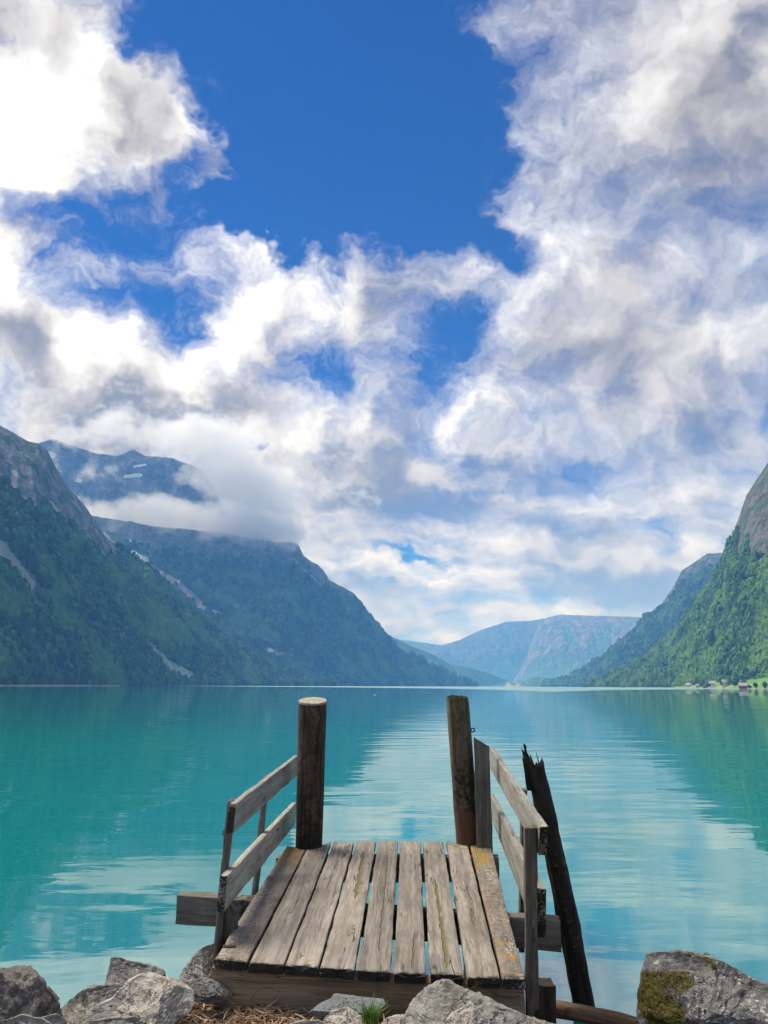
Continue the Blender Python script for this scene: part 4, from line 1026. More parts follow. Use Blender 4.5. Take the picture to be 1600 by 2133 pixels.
def rock_mat(name, light, dark, lichen=(0.5, 0.5, 0.47), lich=0.5, warm=(0.2, 0.16, 0.11), strat=0.0):
    m, g, b = new_mat(name, 0.9)
    b.inputs['Specular IOR Level'].default_value = 0.2
    tc = g.node('ShaderNodeTexCoord').outputs['Object']
    rnd = g.node('ShaderNodeObjectInfo').outputs['Random']
    p = g.vmath('ADD', tc, g.comb(g.math('MULTIPLY', rnd, 40.0), g.math('MULTIPLY', rnd, 23.0), 0.0))
    big = g.noise(p, 4.5, 5, 0.6); med = g.noise(p, 17, 6, 0.68); fine = g.noise(p, 130, 4, 0.7)
    vein = g.noise(g.mapping(p, rot=(0.3, 0.5, 0.2), scale=(3, 3, 16 + 20 * strat)), 1.6, 5, 0.65, 0.4)
    c = g.mix(g.rng(med, 0.33, 0.68), dark, light)
    c = g.mix(g.math('MULTIPLY', g.rng(vein, 0.40, 0.60), 0.55 + 0.3 * strat), c, tuple(0.5 * (a + k) for a, k in zip(dark, light)))
    c = g.mix(g.math('MULTIPLY', g.rng(big, 0.52, 0.72), 0.5), c, warm)
    c = g.mix(g.math('MULTIPLY', g.rng(fine, 0.50, 0.70), 0.5), c, tuple(x * 0.35 for x in dark))
    c = g.mix(g.math('MULTIPLY', g.rng(fine, 0.46, 0.28), 0.45), c, tuple(min(0.7, x * 1.35) for x in light))
    pits = g.rng(g.noise(p, 26, 3, 0.5), 0.665, 0.70)
    pits = g.math('MULTIPLY', pits, g.rng(g.noise(p, 3.3, 2), 0.45, 0.58))
    c = g.mix(g.math('MULTIPLY', pits, 0.9), c, (0.018, 0.017, 0.016))
    lm = g.math('MULTIPLY', g.rng(g.math('MULTIPLY_ADD', g.noise(p, 9, 3), 0.5, g.noise(p, 42, 4, 0.7)), 0.83, 0.90), lich)
    c = g.mix(lm, c, lichen)
    ms = attr(g, 'moss')
    mm = g.rng(g.math('ADD', ms, g.math('MULTIPLY_ADD', g.noise(p, 9, 8, 0.76), 2.6, -1.3)), 0.42, 0.66)
    c = g.mix(mm, c, g.mix(g.rng(g.noise(p, 60, 4, 0.7), 0.35, 0.65), (0.030, 0.028, 0.008), (0.15, 0.125, 0.028)))
    g.l.new(c, b.inputs['Base Color'])
    fis = g.rng(g.math('ABSOLUTE', g.math('SUBTRACT', g.noise(g.mapping(p, rot=(0.2, 0.4, 0.6), scale=(1, 1, 2.2)), 4.0, 4, 0.6, 0.6), 0.5)), 0.0, 0.018, 1.0, 0.0)
    h = g.math('MULTIPLY', big, 0.04); h = g.math('MULTIPLY_ADD', med, 0.034, h); h = g.math('MULTIPLY_ADD', vein, 0.016, h); h = g.math('MULTIPLY_ADD', fis, -0.016, h)
    h = g.math('MULTIPLY_ADD', fine, 0.004, h); h = g.math('MULTIPLY_ADD', pits, -0.012, h)
    h = g.math('MULTIPLY_ADD', mm, g.math('MULTIPLY', g.noise(p, 150, 3), 0.012), h)
    g.l.new(g.bump(h, 0.95, 1.0), b.inputs['Normal'])
    return m
K_GREY = rock_mat('grey_granite', (0.36, 0.345, 0.32), (0.18, 0.168, 0.152))
K_DARK = rock_mat('dark_granite', (0.23, 0.21, 0.19), (0.10, 0.092, 0.084), lich=0.3)
K_PALE = rock_mat('pale_granite', (0.54, 0.50, 0.45), (0.32, 0.295, 0.26), warm=(0.30, 0.25, 0.18), lich=0.3)
K_SLATE = rock_mat('blue_slate', (0.21, 0.23, 0.24), (0.15, 0.165, 0.175), lich=0.15, warm=(0.17, 0.17, 0.165), strat=1.0)
K_SLAB = rock_mat('banded_slab', (0.28, 0.28, 0.285), (0.12, 0.12, 0.125), lich=0.4, strat=1.0)
K_MOSS = rock_mat('lichened_granite', (0.27, 0.265, 0.26), (0.10, 0.098, 0.10), lich=1.0, warm=(0.12, 0.115, 0.11))

def boulder(name, outline, dist, mat, label, seed, front=0.6, backd=0.6, low=0.18, facets=7, moss=None, rough=1.0, lean=0.35):
    """a rock with the given silhouette (pixels), its own distance, and depth towards and away from the viewer"""
    rs = np.random.RandomState(seed)
    o = np.array(outline, float); n = len(o)
    # even smooth closed outline
    t = np.linspace(0, n, 97)[:-1]; i = t.astype(int); f = (t - i)[:, None]
    p0, p1, p2, p3 = o[(i - 1) % n], o[i % n], o[(i + 1) % n], o[(i + 2) % n]
    cv = 0.5 * (2 * p1 + (p2 - p0) * f * 0.8 + (2 * p0 * 0.8 - 3.6 * p1 + 2.8 * p2 - 0.8 * p3 + p1 * 0) * 0 + 0) if False else p1 + (p2 - p1) * f
    for _ in range(2): cv = 0.25 * np.roll(cv, 1, 0) + 0.5 * cv + 0.25 * np.roll(cv, -1, 0)
    cen = cv.mean(0); cen[1] += low * (cv[:, 1].max() - cv[:, 1].min())
    P0 = at_dist(cen[0], cen[1], dist); v = P0 - CAM_P; v[2] = 0; v /= np.linalg.norm(v)
    nn = v.copy(); nn[2] = 0.0
    W3 = np.array([on_plane(a, b_, P0, nn) for a, b_ in cv])
    ex = np.array([v[1], -v[0], 0.0]); q = np.stack([(W3 - P0) @ ex, (W3 - P0)[:, 2]], -1)
    size = 0.5 * (np.ptp(q[:, 0]) + np.ptp(q[:, 1])) / 2
    nrF, nrB = 26, 14
    rf = np.sin(np.linspace(0, np.pi / 2, nrF)) ; rb = np.sin(np.linspace(np.pi / 2, 0, nrB))[1:]
    A = []
    planes = []
    for k in range(facets):
        d_ = np.array([rs.normal(0, 0.8), rs.normal(0.35, 0.6), 1.0]); d_ /= np.linalg.norm(d_); planes.append((d_, size * rs.uniform(0.48, 0.78)))
    def front_depth(xy, r):
        e = size * front * np.power(np.maximum(0, 1 - r ** 2.4), 0.55)
        for d_, h in planes:
            e = np.minimum(e, np.maximum((h - xy @ d_[:2]) / d_[2] * front * 1.4, 0.0) + 0 * e + size * 0.02 * (1 - r))
        return e
    pts = []
    for r in rf[1:]:
        xy = q * r; dep = front_depth(xy, r)
        pts.append(np.concatenate([xy, dep[:, None]], 1))
    for r in rb[:-1]:
        xy = q * r; dep = -size * backd * np.sqrt(max(0, 1 - r * r)) * np.ones(len(q))
        pts.append(np.concatenate([xy, dep[:, None]], 1))
    G = np.array(pts); nr, m = G.shape[:2]
    c0 = np.array([[0, 0, front_depth(np.zeros((1, 2)), np.zeros(1))[0]]]); c1 = np.array([[0, 0, -size * backd]])
    V = np.concatenate([G.reshape(-1, 3), c0, c1])
    # leaning back: the upper part recedes, as a stone seen from above
    away = lean * np.maximum(0, V[:, 1])
    s = V / size
    dis = 0.085 * fbm(s * 1.7 + seed * 5.1, 3) + 0.062 * ridged(s * 2.6 + seed, 4) * 0.6 + 0.040 * fbm(s * 7 + seed * 2.0, 4, 0.65)
    stp = fbm(s * np.array([1.2, 3.4, 1.2]) + seed * 1.7, 2) * 4.0; dis = dis + 0.030 * (np.round(stp) - stp) * (np.abs(np.round(stp) - stp) > 0.2)
    dis = dis - np.percentile(dis, 72)
    rim = np.concatenate([np.repeat(np.concatenate([rf[1:], rb[:-1]]), m), [0, 0]])
    d3 = V - np.array([0, 0, 0]); d3 = d3 / (np.linalg.norm(d3, axis=1, keepdims=True) + 1e-6)
    V = V + d3 * (dis * size * rough * (1 - 0.55 * (rim > 0.97)))[:, None]
    idx = np.arange(nr * m).reshape(nr, m); nx = np.roll(idx, -1, 1)
    Q = np.stack([idx[:-1], nx[:-1], nx[1:], idx[1:]], -1).reshape(-1, 4)
    T = np.concatenate([np.stack([np.full(m, nr * m), nx[0], idx[0]], -1), np.stack([np.full(m, nr * m + 1), idx[-1], nx[-1]], -1)])
    B = np.stack([ex, UP, -v], 1)
    Wd = P0 + V @ B.T
    Wd = CAM_P + (Wd - CAM_P) * (1 + away / dist)[:, None]      # slid back along the sight line, so the outline keeps its place
    att = np.zeros(len(V))
    if moss is not None:
        px_ = to_px(Wd); att = moss(px_)
    zb = Wd[:, 2].min(); org = np.array([P0[0], P0[1], max(zb, -1)])
    ob = mesh_np(name, Wd - org, Q, mat, None, True, {'moss': att}, T)
    ob.location = org
    bm = bmesh.new(); bm.from_mesh(ob.data); bmesh.ops.recalc_face_normals(bm, faces=bm.faces)
    for e in bm.edges:
        if len(e.link_faces) == 2 and e.calc_face_angle(0) > R(30): e.smooth = False
    bm.to_mesh(ob.data); bm.free()
    return tag(ob, label, 'rock', 'rocks on the near shore')
z3 = lambda *p: [(a * 0.35, 1930 + b_ * 0.35) for a, b_ in p]
z4 = lambda *p: [(540 + a * 0.375, 1930 + b_ * 0.375) for a, b_ in p]
z5 = lambda *p: [(1040 + a * 0.35, 1880 + b_ * 0.35) for a, b_ in p]
boulder('boulder', z3((-260, 330), (-150, 270), (0, 245), (80, 240), (150, 250), (215, 265), (260, 312), (300, 372), (340, 432), (372, 495), (392, 620), (380, 780), (150, 860), (-200, 800), (-330, 600)), 4.75, K_DARK,
        'large dark rounded boulder at the bottom left corner', 3, 0.8, 0.7, facets=4)
boulder('rock_slab', z3((620, 350), (640, 260), (658, 186), (700, 181), (760, 204), (840, 214), (930, 234), (975, 264), (990, 300), (1010, 420), (900, 520), (680, 500)), 5.35, K_SLAB,
        'banded grey slab tilted behind the pale boulder', 5, 0.5, 0.6, facets=6, lean=0.8)
boulder('boulder', z3((270, 640), (300, 560), (370, 490), (440, 420), (500, 372), (600, 345), (700, 343), (800, 380), (850, 500), (800, 640), (600, 760), (330, 760)), 4.85, K_GREY,
        'grey boulder half hidden behind the pale boulder at its left', 7, 0.7, 0.7, lean=0.6)
boulder('boulder', z3((520, 560), (560, 475), (640, 440), (700, 390), (760, 330), (830, 287), (920, 285), (1000, 300), (1060, 325), (1120, 353), (1162, 390), (1158, 440), (1140, 505), (1060, 545), (1000, 640), (800, 720), (600, 700)), 4.42, K_PALE,
        'large pale cracked boulder beside the wood chips', 23, 0.75, 0.75, facets=8, lean=0.6)
boulder('rock', z3((120, 640), (180, 578), (250, 540), (340, 518), (400, 560), (380, 660), (250, 720)), 4.4, K_GREY, 'thin grey rock at the bottom edge between two boulders', 11, 0.8, 0.6)
boulder('boulder', z3((1060, 330), (1080, 270), (1110, 225), (1150, 175), (1205, 122), (1290, 95), (1400, 130), (1440, 260), (1400, 400), (1200, 430), (1090, 400)), 5.05, K_GREY,
        'rounded grey boulder under the left corner of the jetty', 13, 0.5, 0.7, facets=5)
boulder('rock', z3((1105, 355), (1150, 325), (1200, 305), (1265, 310), (1330, 352), (1385, 400), (1330, 450), (1180, 450)), 4.62, K_SLAB, 'low grey rock against the left end of the stringer', 17, 0.7, 0.6, lean=0.8)
boulder('slate_slab', z4((260, 490), (330, 432), (400, 400), (412, 374), (520, 385), (600, 398), (695, 406), (702, 430), (640, 465), (540, 480), (400, 520)), 4.22, K_SLATE,
        'flat blue grey slate slab lying before the jetty', 19, 0.5, 0.5, facets=2, rough=0.35, lean=1.6)
boulder('rock', z4((335, 560), (360, 512), (400, 475), (450, 456), (490, 450), (540, 478), (580, 512), (606, 560), (560, 640), (400, 640)), 4.06, K_PALE, 'pale rock left of the grass tuft', 29, 0.8, 0.7, lean=0.6)
boulder('rock', z4((670, 545), (700, 510), (760, 498), (850, 504), (930, 488), (1000, 484), (1055, 492), (1040, 545), (960, 620), (720, 620)), 4.06, K_PALE, 'flat pale rock right of the grass tuft', 31, 0.8, 0.7, lean=0.9)
boulder('boulder', z4((800, 520), (815, 470), (850, 408), (900, 360), (960, 318), (1010, 293), (1060, 297), (1120, 335), (1200, 360), (1280, 398), (1380, 448), (1480, 498), (1560, 528), (1640, 580), (1650, 700), (1200, 760), (850, 700)), 4.0, K_GREY,
        'big grey boulder with a ridge, leaning on the right end of the stringer', 37, 0.55, 0.35, facets=6, lean=0.7)
boulder('rock', z4((1005, 600), (1030, 535), (1070, 480), (1110, 455), (1175, 424), (1205, 450), (1245, 490), (1290, 545), (1310, 640), (1100, 700)), 3.78, K_PALE, 'pale pointed rock in front of the ridged boulder', 41, 0.7, 0.6, facets=8, lean=0.6)
def moss_right(p):
    a = sstep(75, 0, seg_dist(p, [(1350, 2060), (1380, 2110), (1410, 2170)])) * 1.1
    a = np.maximum(a, sstep(45, 5, seg_dist(p, [(1345, 2045), (1420, 2045)])) * 0.75)
    a = np.maximum(a, 0.55 * sstep(12, 3, seg_dist(p, [(1465, 2008), (1490, 2016)])))
    a = np.maximum(a, 0.5 * sstep(10, 3, seg_dist(p, [(1395, 1982), (1440, 1988), (1540, 2025)])))
    return np.maximum(a, 0.10)
boulder('boulder', z5((822, 560), (830, 480), (845, 410), (852, 350), (880, 305), (930, 290), (1040, 284), (1120, 294), (1250, 334), (1350, 369), (1450, 409), (1500, 438), (1570, 472), (1680, 520), (1850, 640), (1900, 850), (1500, 1000), (950, 950), (845, 760), (822, 650)), 4.7, K_MOSS,
        'large lichened boulder with dark moss at the bottom right corner', 43, 0.7, 0.7, facets=5, moss=moss_right, lean=0.5)

# stones on the lake bed and bank that fill the gaps between the boulders
for k, (px_, py_, d_, s_) in enumerate(((60, 2160, 4.3, 60), (250, 2165, 4.25, 60), (640, 2160, 4.0, 45), (1120, 2165, 4.0, 60), (1260, 2190, 4.7, 60))):
    th = np.linspace(0, 2 * np.pi, 12)[:-1]; rs = np.random.RandomState(60 + k)
    rr_ = s_ * (1 + rs.uniform(-0.2, 0.2, 11))
    boulder('rock', [(px_ + 1.25 * a * math.cos(t), py_ - 0.75 * a * math.sin(t)) for a, t in zip(rr_, th)], d_, K_GREY,
            ('half seen grey rock at the foot of the bottom left boulder', 'half seen grey rock under the pale cracked boulder', 'half seen grey rock below the slate slab', 'half seen grey rock under the ridged boulder', 'half seen grey rock below the driftwood pole')[k], 60 + k, 0.8, 0.7)

# wood chips: a loose litter nobody could count
mC, gC, bC = new_mat('wood_chip', 0.85)
tn = attr(gC, 'tone')
cC = gC.mix(gC.rng(tn, 0.0, 0.6, smooth=False), (0.06, 0.036, 0.024), (0.33, 0.22, 0.14))
cC = gC.mix(gC.rng(tn, 0.7, 1.0), cC, (0.48, 0.38, 0.26))
gC.l.new(cC, bC.inputs['Base Color'])
def chips(n, seed):
    rs = np.random.RandomState(seed)
    V, Q, T = [], [], []
    x = rs.uniform(-1.9, 0.35, n); y = rs.uniform(3.5, 4.75, n)
    gz = ground_z(x, y)
    for k in range(n):
        L = rs.gamma(2.6, 0.010) + 0.006; w = L * rs.uniform(0.05, 0.17) if rs.rand() < 0.75 else L * 0.05; th = 0.0022
        a = rs.uniform(0, 2 * np.pi); til = rs.normal(0, 0.28); rol = rs.normal(0, 0.5)
        u = np.array([math.cos(a) * math.cos(til), math.sin(a) * math.cos(til), math.sin(til)]); s_ = np.array([-math.sin(a), math.cos(a), rol]); s_ /= np.linalg.norm(s_); nn = np.cross(u, s_)
        c = np.array([x[k], y[k], gz[k] + 0.006 + rs.uniform(0, 0.034)]); bend = rs.normal(0, 0.18) * L
        b0 = len(V) 
        for t, ww in ((-1, 0.35), (0, 1.0), (1, 0.25)):
            q = c + u * t * L + nn * bend * (1 - t * t)
            for sx, sz in ((-1, 1), (1, 1), (1, -1), (-1, -1)): V.append(q + s_ * sx * w * ww + nn * sz * th)
        for r in (0, 4):
            for j in range(4): Q.append((b0 + r + j, b0 + r + (j + 1) % 4, b0 + r + 4 + (j + 1) % 4, b0 + r + 4 + j))
        Q.append((b0 + 3, b0 + 2, b0 + 1, b0)); Q.append((b0 + 8, b0 + 9, b0 + 10, b0 + 11))
        T += [rs.beta(1.8, 1.3)] * 12
    return V, Q, T
cv_, cq_, ct_ = chips(11000, 5)
tag(mesh_np('wood_chips', cv_, cq_, mC, None, False, {'tone': np.array(ct_)}), 'brown bark and wood chip litter before the jetty', 'wood chips', None, 'stuff')
def twig(pts, r, label):
    P = [at_dist(a, b_, d_) for a, b_, d_ in pts]; P = np.array(P)
    t = np.linspace(0, len(P) - 1, 16); C_ = np.stack([np.interp(t, np.arange(len(P)), P[:, k]) for k in range(3)], -1)
    o = sweep('twig', [(c, np.array([r * (1 - 0.6 * k / 15), 0, 0]), np.array([0, 0.3, 0.95]) * r * (1 - 0.6 * k / 15)) for k, c in enumerate(C_)], W_POLE, None, 'round', seed=int(r * 1e5), nprof=6, wear=0.0004, dome=0.0)
    tag(o, label, 'twig', 'twigs lying by the jetty')
twig([(522, 2082, 4.38), (538, 2062, 4.38), (556, 2056, 4.38), (582, 2066, 4.38)], 0.0026, 'thin bent twig arching in front of the stringer')
twig([(408, 2014, 4.7), (430, 2022, 4.66), (448, 2030, 4.62)], 0.003, 'dry twig on the rock under the jetty corner')
twig([(452, 2062, 4.4), (480, 2085, 4.35), (500, 2105, 4.3)], 0.004, 'dark twig lying across the wood chips')

# grass tuft between the stones
mG, gG, bG = new_mat('grass_blade', 0.6)
gG.l.new(gG.mix(attr(gG, 'tone'), (0.055, 0.14, 0.020), (0.20, 0.34, 0.055)), bG.inputs['Base Color'])
def tuft(base, n, h, seed):
    rs = np.random.RandomState(seed); V, Q, T = [], [], []
    for k in range(n):
        a = rs.uniform(0, 2 * np.pi); rr2 = abs(rs.normal(0, 0.022)); b0 = np.array([rr2 * math.cos(a), rr2 * math.sin(a) * 0.7, 0]); out = np.array([math.cos(a + rs.normal(0, 0.5)), math.sin(a), 0]) * rs.uniform(0.1, 0.85)
        L = h * rs.uniform(0.5, 1.15); w = rs.uniform(0.0018, 0.0036); sd_ = np.array([-out[1], out[0], 0]) + 1e-4; sd_ /= np.linalg.norm(sd_); i0 = len(V); tv = rs.rand()
        for t in np.linspace(0, 1, 6):
            c = b0 + out * L * t ** 1.8 * 0.75 + np.array([0, 0, L * (t - 0.25 * np.linalg.norm(out) * t * t)]); ww = w * (1 - t ** 2 * 0.93)
            V += [c - sd_ * ww, c + np.array([0, 0, 0.001]) , c + sd_ * ww]; T += [tv * 0.7 + 0.3 * t] * 3
        for j in range(5):
            for e in (0, 1): Q.append((i0 + 3 * j + e, i0 + 3 * j + e + 1, i0 + 3 * j + e + 4, i0 + 3 * j + e + 3))
    o = mesh_np('grass_tuft', V, Q, mG, None, True, {'tone': np.array(T)}); o.location = base
    return o
gb = at_dist(772, 2134, 4.02)
tag(tuft(tuple(gb), 130, 0.115, 8), 'small bright green grass tuft between the pale rocks', 'grass')

# ================================================================== far shores: meadow, knoll, houses, lone trees, gull
m_meadow, gM, bM = new_mat('mown_meadow', 0.95)
pM = gM.node('ShaderNodeNewGeometry').outputs['Position']
gM.l.new(gM.mix(gM.rng(gM.noise(gM.mapping(pM, scale=(1, 0.4, 1)), 0.03, 4), 0.35, 0.65), (0.10, 0.21, 0.035), (0.20, 0.33, 0.06)), bM.inputs['Base Color'])
mountain('meadow', [(1400, 1431.0, 1700), (1440, 1428.5, 1600), (1480, 1423, 1520), (1540, 1416, 1440), (1570, 1412, 1400), (1600, 1408, 1360), (1660, 1404, 1330), (1780, 1396, 1250)],
         [(1400, 1650), (1480, 1400), (1540, 1250), (1600, 1150), (1780, 950)], m_meadow, 90, 30, 2.0, 1.2, 80, 0.9, None, 41.0, back=80, drop=0.3, label='bright green mown field on the right shore')
mountain('knoll', [(1030, 1427, 5900), (1060, 1419, 5800), (1085, 1421, 5700), (1105, 1412, 5600), (1125, 1409, 5500), (1150, 1414, 5400), (1185, 1408, 5300), (1230, 1402, 5200), (1300, 1400, 5200)],
         [(1030, 5700), (1300, 4900)], m_mid, 120, 30, 8, 6, 90, 0.8, lambda a, p, v, s, g_, i: a.update(grass=0.7 * sstep(0.0, 0.6, i)), 43.0, back=150, label='low wooded knoll at the far end of the lake')
def shore_strip(name, pts, w, label):
    """pale gravel edge along the water"""
    P = np.array([at_dist(a, 1431, d_) for a, d_ in pts]); 
    D_ = P - CAM_P; D_[:, 2] = 0; D_ /= np.linalg.norm(D_, axis=1, keepdims=True)
    t = np.linspace(0, len(P) - 1, 60); C_ = np.stack([np.interp(t, np.arange(len(P)), P[:, k]) for k in range(3)], -1); Dn = np.stack([np.interp(t, np.arange(len(P)), D_[:, k]) for k in range(3)], -1)
    wob = 3 * fbm(np.stack([t * 3, t * 0, t * 0], -1), 3)
    rows = []
    for f, z in ((0, -0.6), (0.3, 0.5), (0.7, 1.3), (1.0, 1.1)):
        q = C_ + Dn * (f * w + wob)[:, None]; q[:, 2] = z + 0.25 * fbm(np.stack([t * 9, t * 0 + f * 5, t * 0], -1), 2); rows.append(q)
    A = np.array(rows).transpose(1, 0, 2); ii = np.arange(A.shape[0] * 4).reshape(-1, 4)
    o = mesh_np(name, A, np.stack([ii[:-1, :-1], ii[1:, :-1], ii[1:, 1:], ii[:-1, 1:]], -1), m_gravel)
    tag(o, label, kind='structure')
m_gravel, gV, bV = new_mat('shore_gravel', 0.9)
gV.l.new(gV.mix(gV.noise(gV.node('ShaderNodeNewGeometry').outputs['Position'], 0.2, 5, 0.7), (0.10, 0.095, 0.09), (0.34, 0.325, 0.30)), bV.inputs['Base Color'])
shore_strip('gravel_shore', [(1215, 2720), (1300, 2130), (1400, 1640), (1480, 1385), (1540, 1240), (1600, 1140), (1700, 1040)], 26, 'pale gravel edge of the right shore')
shore_strip('gravel_shore', [(-120, 1030), (0, 1105), (120, 1230), (250, 1420)], 2.5, 'stony edge of the left shore')

def simple_mat(name, c, rough=0.8):
    m, g, b = new_mat(name, rough)
    n = g.noise(g.node('ShaderNodeTexCoord').outputs['Object'], 1.5, 4)
    g.l.new(g.mix(n, tuple(x * 0.8 for x in c), tuple(min(0.9, x * 1.15) for x in c)), b.inputs['Base Color']); return m
H_WHITE, H_RED, H_YEL, H_GREY = simple_mat('white_boards', (0.72, 0.72, 0.70)), simple_mat('red_boards', (0.24, 0.07, 0.05)), simple_mat('cream_boards', (0.55, 0.48, 0.33)), simple_mat('grey_boards', (0.42, 0.42, 0.41))
R_DARK, R_RED, R_PALE = simple_mat('slate_roof', (0.09, 0.09, 0.10)), simple_mat('tile_roof', (0.22, 0.09, 0.06)), simple_mat('pale_roof', (0.42, 0.36, 0.35))
H_WIN = simple_mat('window_glass', (0.03, 0.04, 0.05), 0.2)
def box_np(x0, x1, y0, y1, z0, z1):
    V = [(x, y, z) for x in (x0, x1) for y in (y0, y1) for z in (z0, z1)]
    return V, [(0, 1, 3, 2), (4, 6, 7, 5), (0, 4, 5, 1), (2, 3, 7, 6), (0, 2, 6, 4), (1, 5, 7, 3)]
def house(px_, py_, dist, w, d_, h, wall, roof, label, group, turn=0.0, zmin=None):
    b0 = at_dist(px_, py_, dist); b0[2] = max(b0[2], 0.8)
    o = empty('house', tuple(b0)); o.rotation_euler.z = turn + math.atan2(-b0[0], b0[1]); tag(o, label, 'house', group)
    e = 0.62 * h; rz = h * 0.62
    V, Q = box_np(-w / 2, w / 2, -d_ / 2, d_ / 2, -6.0, e)
    n0 = len(V); V += [(-w / 2, 0, e + rz * 0.92), (w / 2, 0, e + rz * 0.92)]
    mesh_np('wall', V, Q, wall, o, False, None, [(1, 3, n0), (7, 5, n0 + 1)])
    ov = 0.5; th = 0.25; R_ = []; F_ = []
    for s in (-1, 1):
        i0 = len(R_)
        for x in (-w / 2 - ov, w / 2 + ov):
            R_ += [(x, 0, e + rz), (x, s * (d_ / 2 + ov), e - rz * ov / (d_ / 2)), (x, 0, e + rz - th), (x, s * (d_ / 2 + ov), e - rz * ov / (d_ / 2) - th)]
        F_ += [(i0, i0 + 1, i0 + 5, i0 + 4), (i0 + 2, i0 + 6, i0 + 7, i0 + 3), (i0 + 1, i0 + 3, i0 + 7, i0 + 5), (i0, i0 + 2, i0 + 3, i0 + 1), (i0 + 4, i0 + 5, i0 + 7, i0 + 6)]
    mesh_np('roof', R_, F_, roof, o, False)
    if dist < 2500:
        for x in (-w * 0.28, w * 0.05, w * 0.32):
            V, Q = box_np(x - 0.5, x + 0.5, -d_ / 2 - 0.04, -d_ / 2 + 0.02, e * 0.38, e * 0.8); mesh_np('window', V, Q, H_WIN, o, False)
    return o
NEARG = 'houses on the right shore'
house(1442, 1429, 1640, 13, 8, 8.5, H_WHITE, R_DARK, 'white house among trees, leftmost on the right shore', NEARG, 0.2)
house(1434.5, 1430.5, 1600, 9, 6, 6, H_WHITE, R_PALE, 'low white shed just left of the leftmost white house', NEARG, -0.2)
house(1453.5, 1432, 1540, 8, 6, 5.5, H_GREY, R_PALE, 'small grey boathouse on the gravel right of the white house', NEARG, 0.4)
house(1484.5, 1428, 1450, 10, 7, 6.5, H_WHITE, R_PALE, 'white cottage at the left end of the green field', NEARG, 0.0)
house(1511, 1426.5, 1400, 11, 7, 7, H_YEL, R_PALE, 'cream house left of the big field trees', NEARG, 0.3)
house(1548, 1434, 1210, 11, 7, 6.5, H_RED, R_PALE, 'red brown cabin with pale roof at the water edge', NEARG, 0.1)
house(1470, 1432.6, 1430, 7, 5, 4.5, H_RED, R_DARK, 'tiny red boathouse on the gravel shore', NEARG, 0.1)
rs = np.random.RandomState(4)
FARG = 'houses of the far village'
vill = [(1082, 1424.0), (1066, 1425.5), (1071, 1426.0), (1150, 1425.5), (1156, 1423.5), (1160, 1426.0), (1165, 1422.0), (1168, 1425.0), (1173, 1421.0), (1176, 1425.5), (1180, 1423.0), (1183, 1426.0), (1278, 1413.0), (1092, 1427.0)]
for k, (a, b_) in enumerate(vill):
    lab = 'tiny pale house of the village at the far end of the lake'
    if k == 0: lab = 'lone white house left of the far wooded knoll'
    if k == 12: lab = 'white house high on the wooded hillside right of the village'
    house(a, b_, 5000 if k != 12 else 2950, rs.uniform(11, 17), 9, rs.uniform(8, 11), (H_WHITE, H_WHITE, H_YEL)[k % 3], (R_PALE, R_DARK, R_RED)[k % 3], lab, FARG, rs.uniform(-0.6, 0.6))
m_hay = simple_mat('cut_hay_field', (0.26, 0.22, 0.10))
mountain('hay_field', [(1052, 1427, 5150), (1060, 1423.5, 5200), (1072, 1423, 5200), (1084, 1426, 5200)], [(1052, 5050), (1084, 5050)], m_hay, 24, 10, 0.5, 0.5, 60, 0.9, None, 3.0, back=20, label='small pale hay field by the far village')

m_bark = simple_mat('dark_bark', (0.06, 0.045, 0.035))
m_leaf = crown_material('lone_tree_leaves', (0.050, 0.105, 0.040), (1.3, 1.3, 1.1))
def lone_tree(px_, py_, dist, h, wid, label, seed, conifer=False):
    b0 = at_dist(px_, py_, dist); b0[2] = max(b0[2], 0.6); rs = np.random.RandomState(seed)
    o = empty('tree', tuple(b0)); tag(o, label, 'tree', 'trees around the field on the right shore')
    sweep('trunk', [(b0 + UP * (h * 0.7 * t - 0.5), np.array([0.35 * (1 - 0.6 * t), 0, 0]), np.array([0, 0.35 * (1 - 0.6 * t), 0])) for t in np.linspace(0, 1, 6)], m_bark, o, 'round', nprof=7, wear=0.03, dome=0.0)
    V, T = [], []
    n = 1400
    lob = rs.normal(0, 1, (9, 3)); lob /= np.linalg.norm(lob, axis=1, keepdims=True); lob *= rs.uniform(0.35, 0.75, (9, 1))
    for k in range(n):                          # leaf clumps through the crown
        c = lob[rs.randint(9)] + rs.normal(0, 0.24, 3)
        if conifer: z = rs.rand() ** 1.4; a = rs.uniform(0, 6.28); r = (1 - z) * 0.9 * math.sqrt(rs.rand()); c = np.array([r * math.cos(a), r * math.sin(a), z * 2 - 1])
        c = c * np.array([wid / 2, wid / 2, h * 0.42]) + np.array([0, 0, h * 0.56]); s = rs.uniform(0.3, 0.75)
        a_, b2 = rs.normal(0, 1, 3), rs.normal(0, 1, 3); i0 = len(V); V += [c + a_ * s * 0.6, c + b2 * s * 0.6, c - (a_ + b2) * s * 0.4]; T.append((i0, i0 + 1, i0 + 2))
    mesh_np('crown', V, None, m_leaf, o, False, None, T)
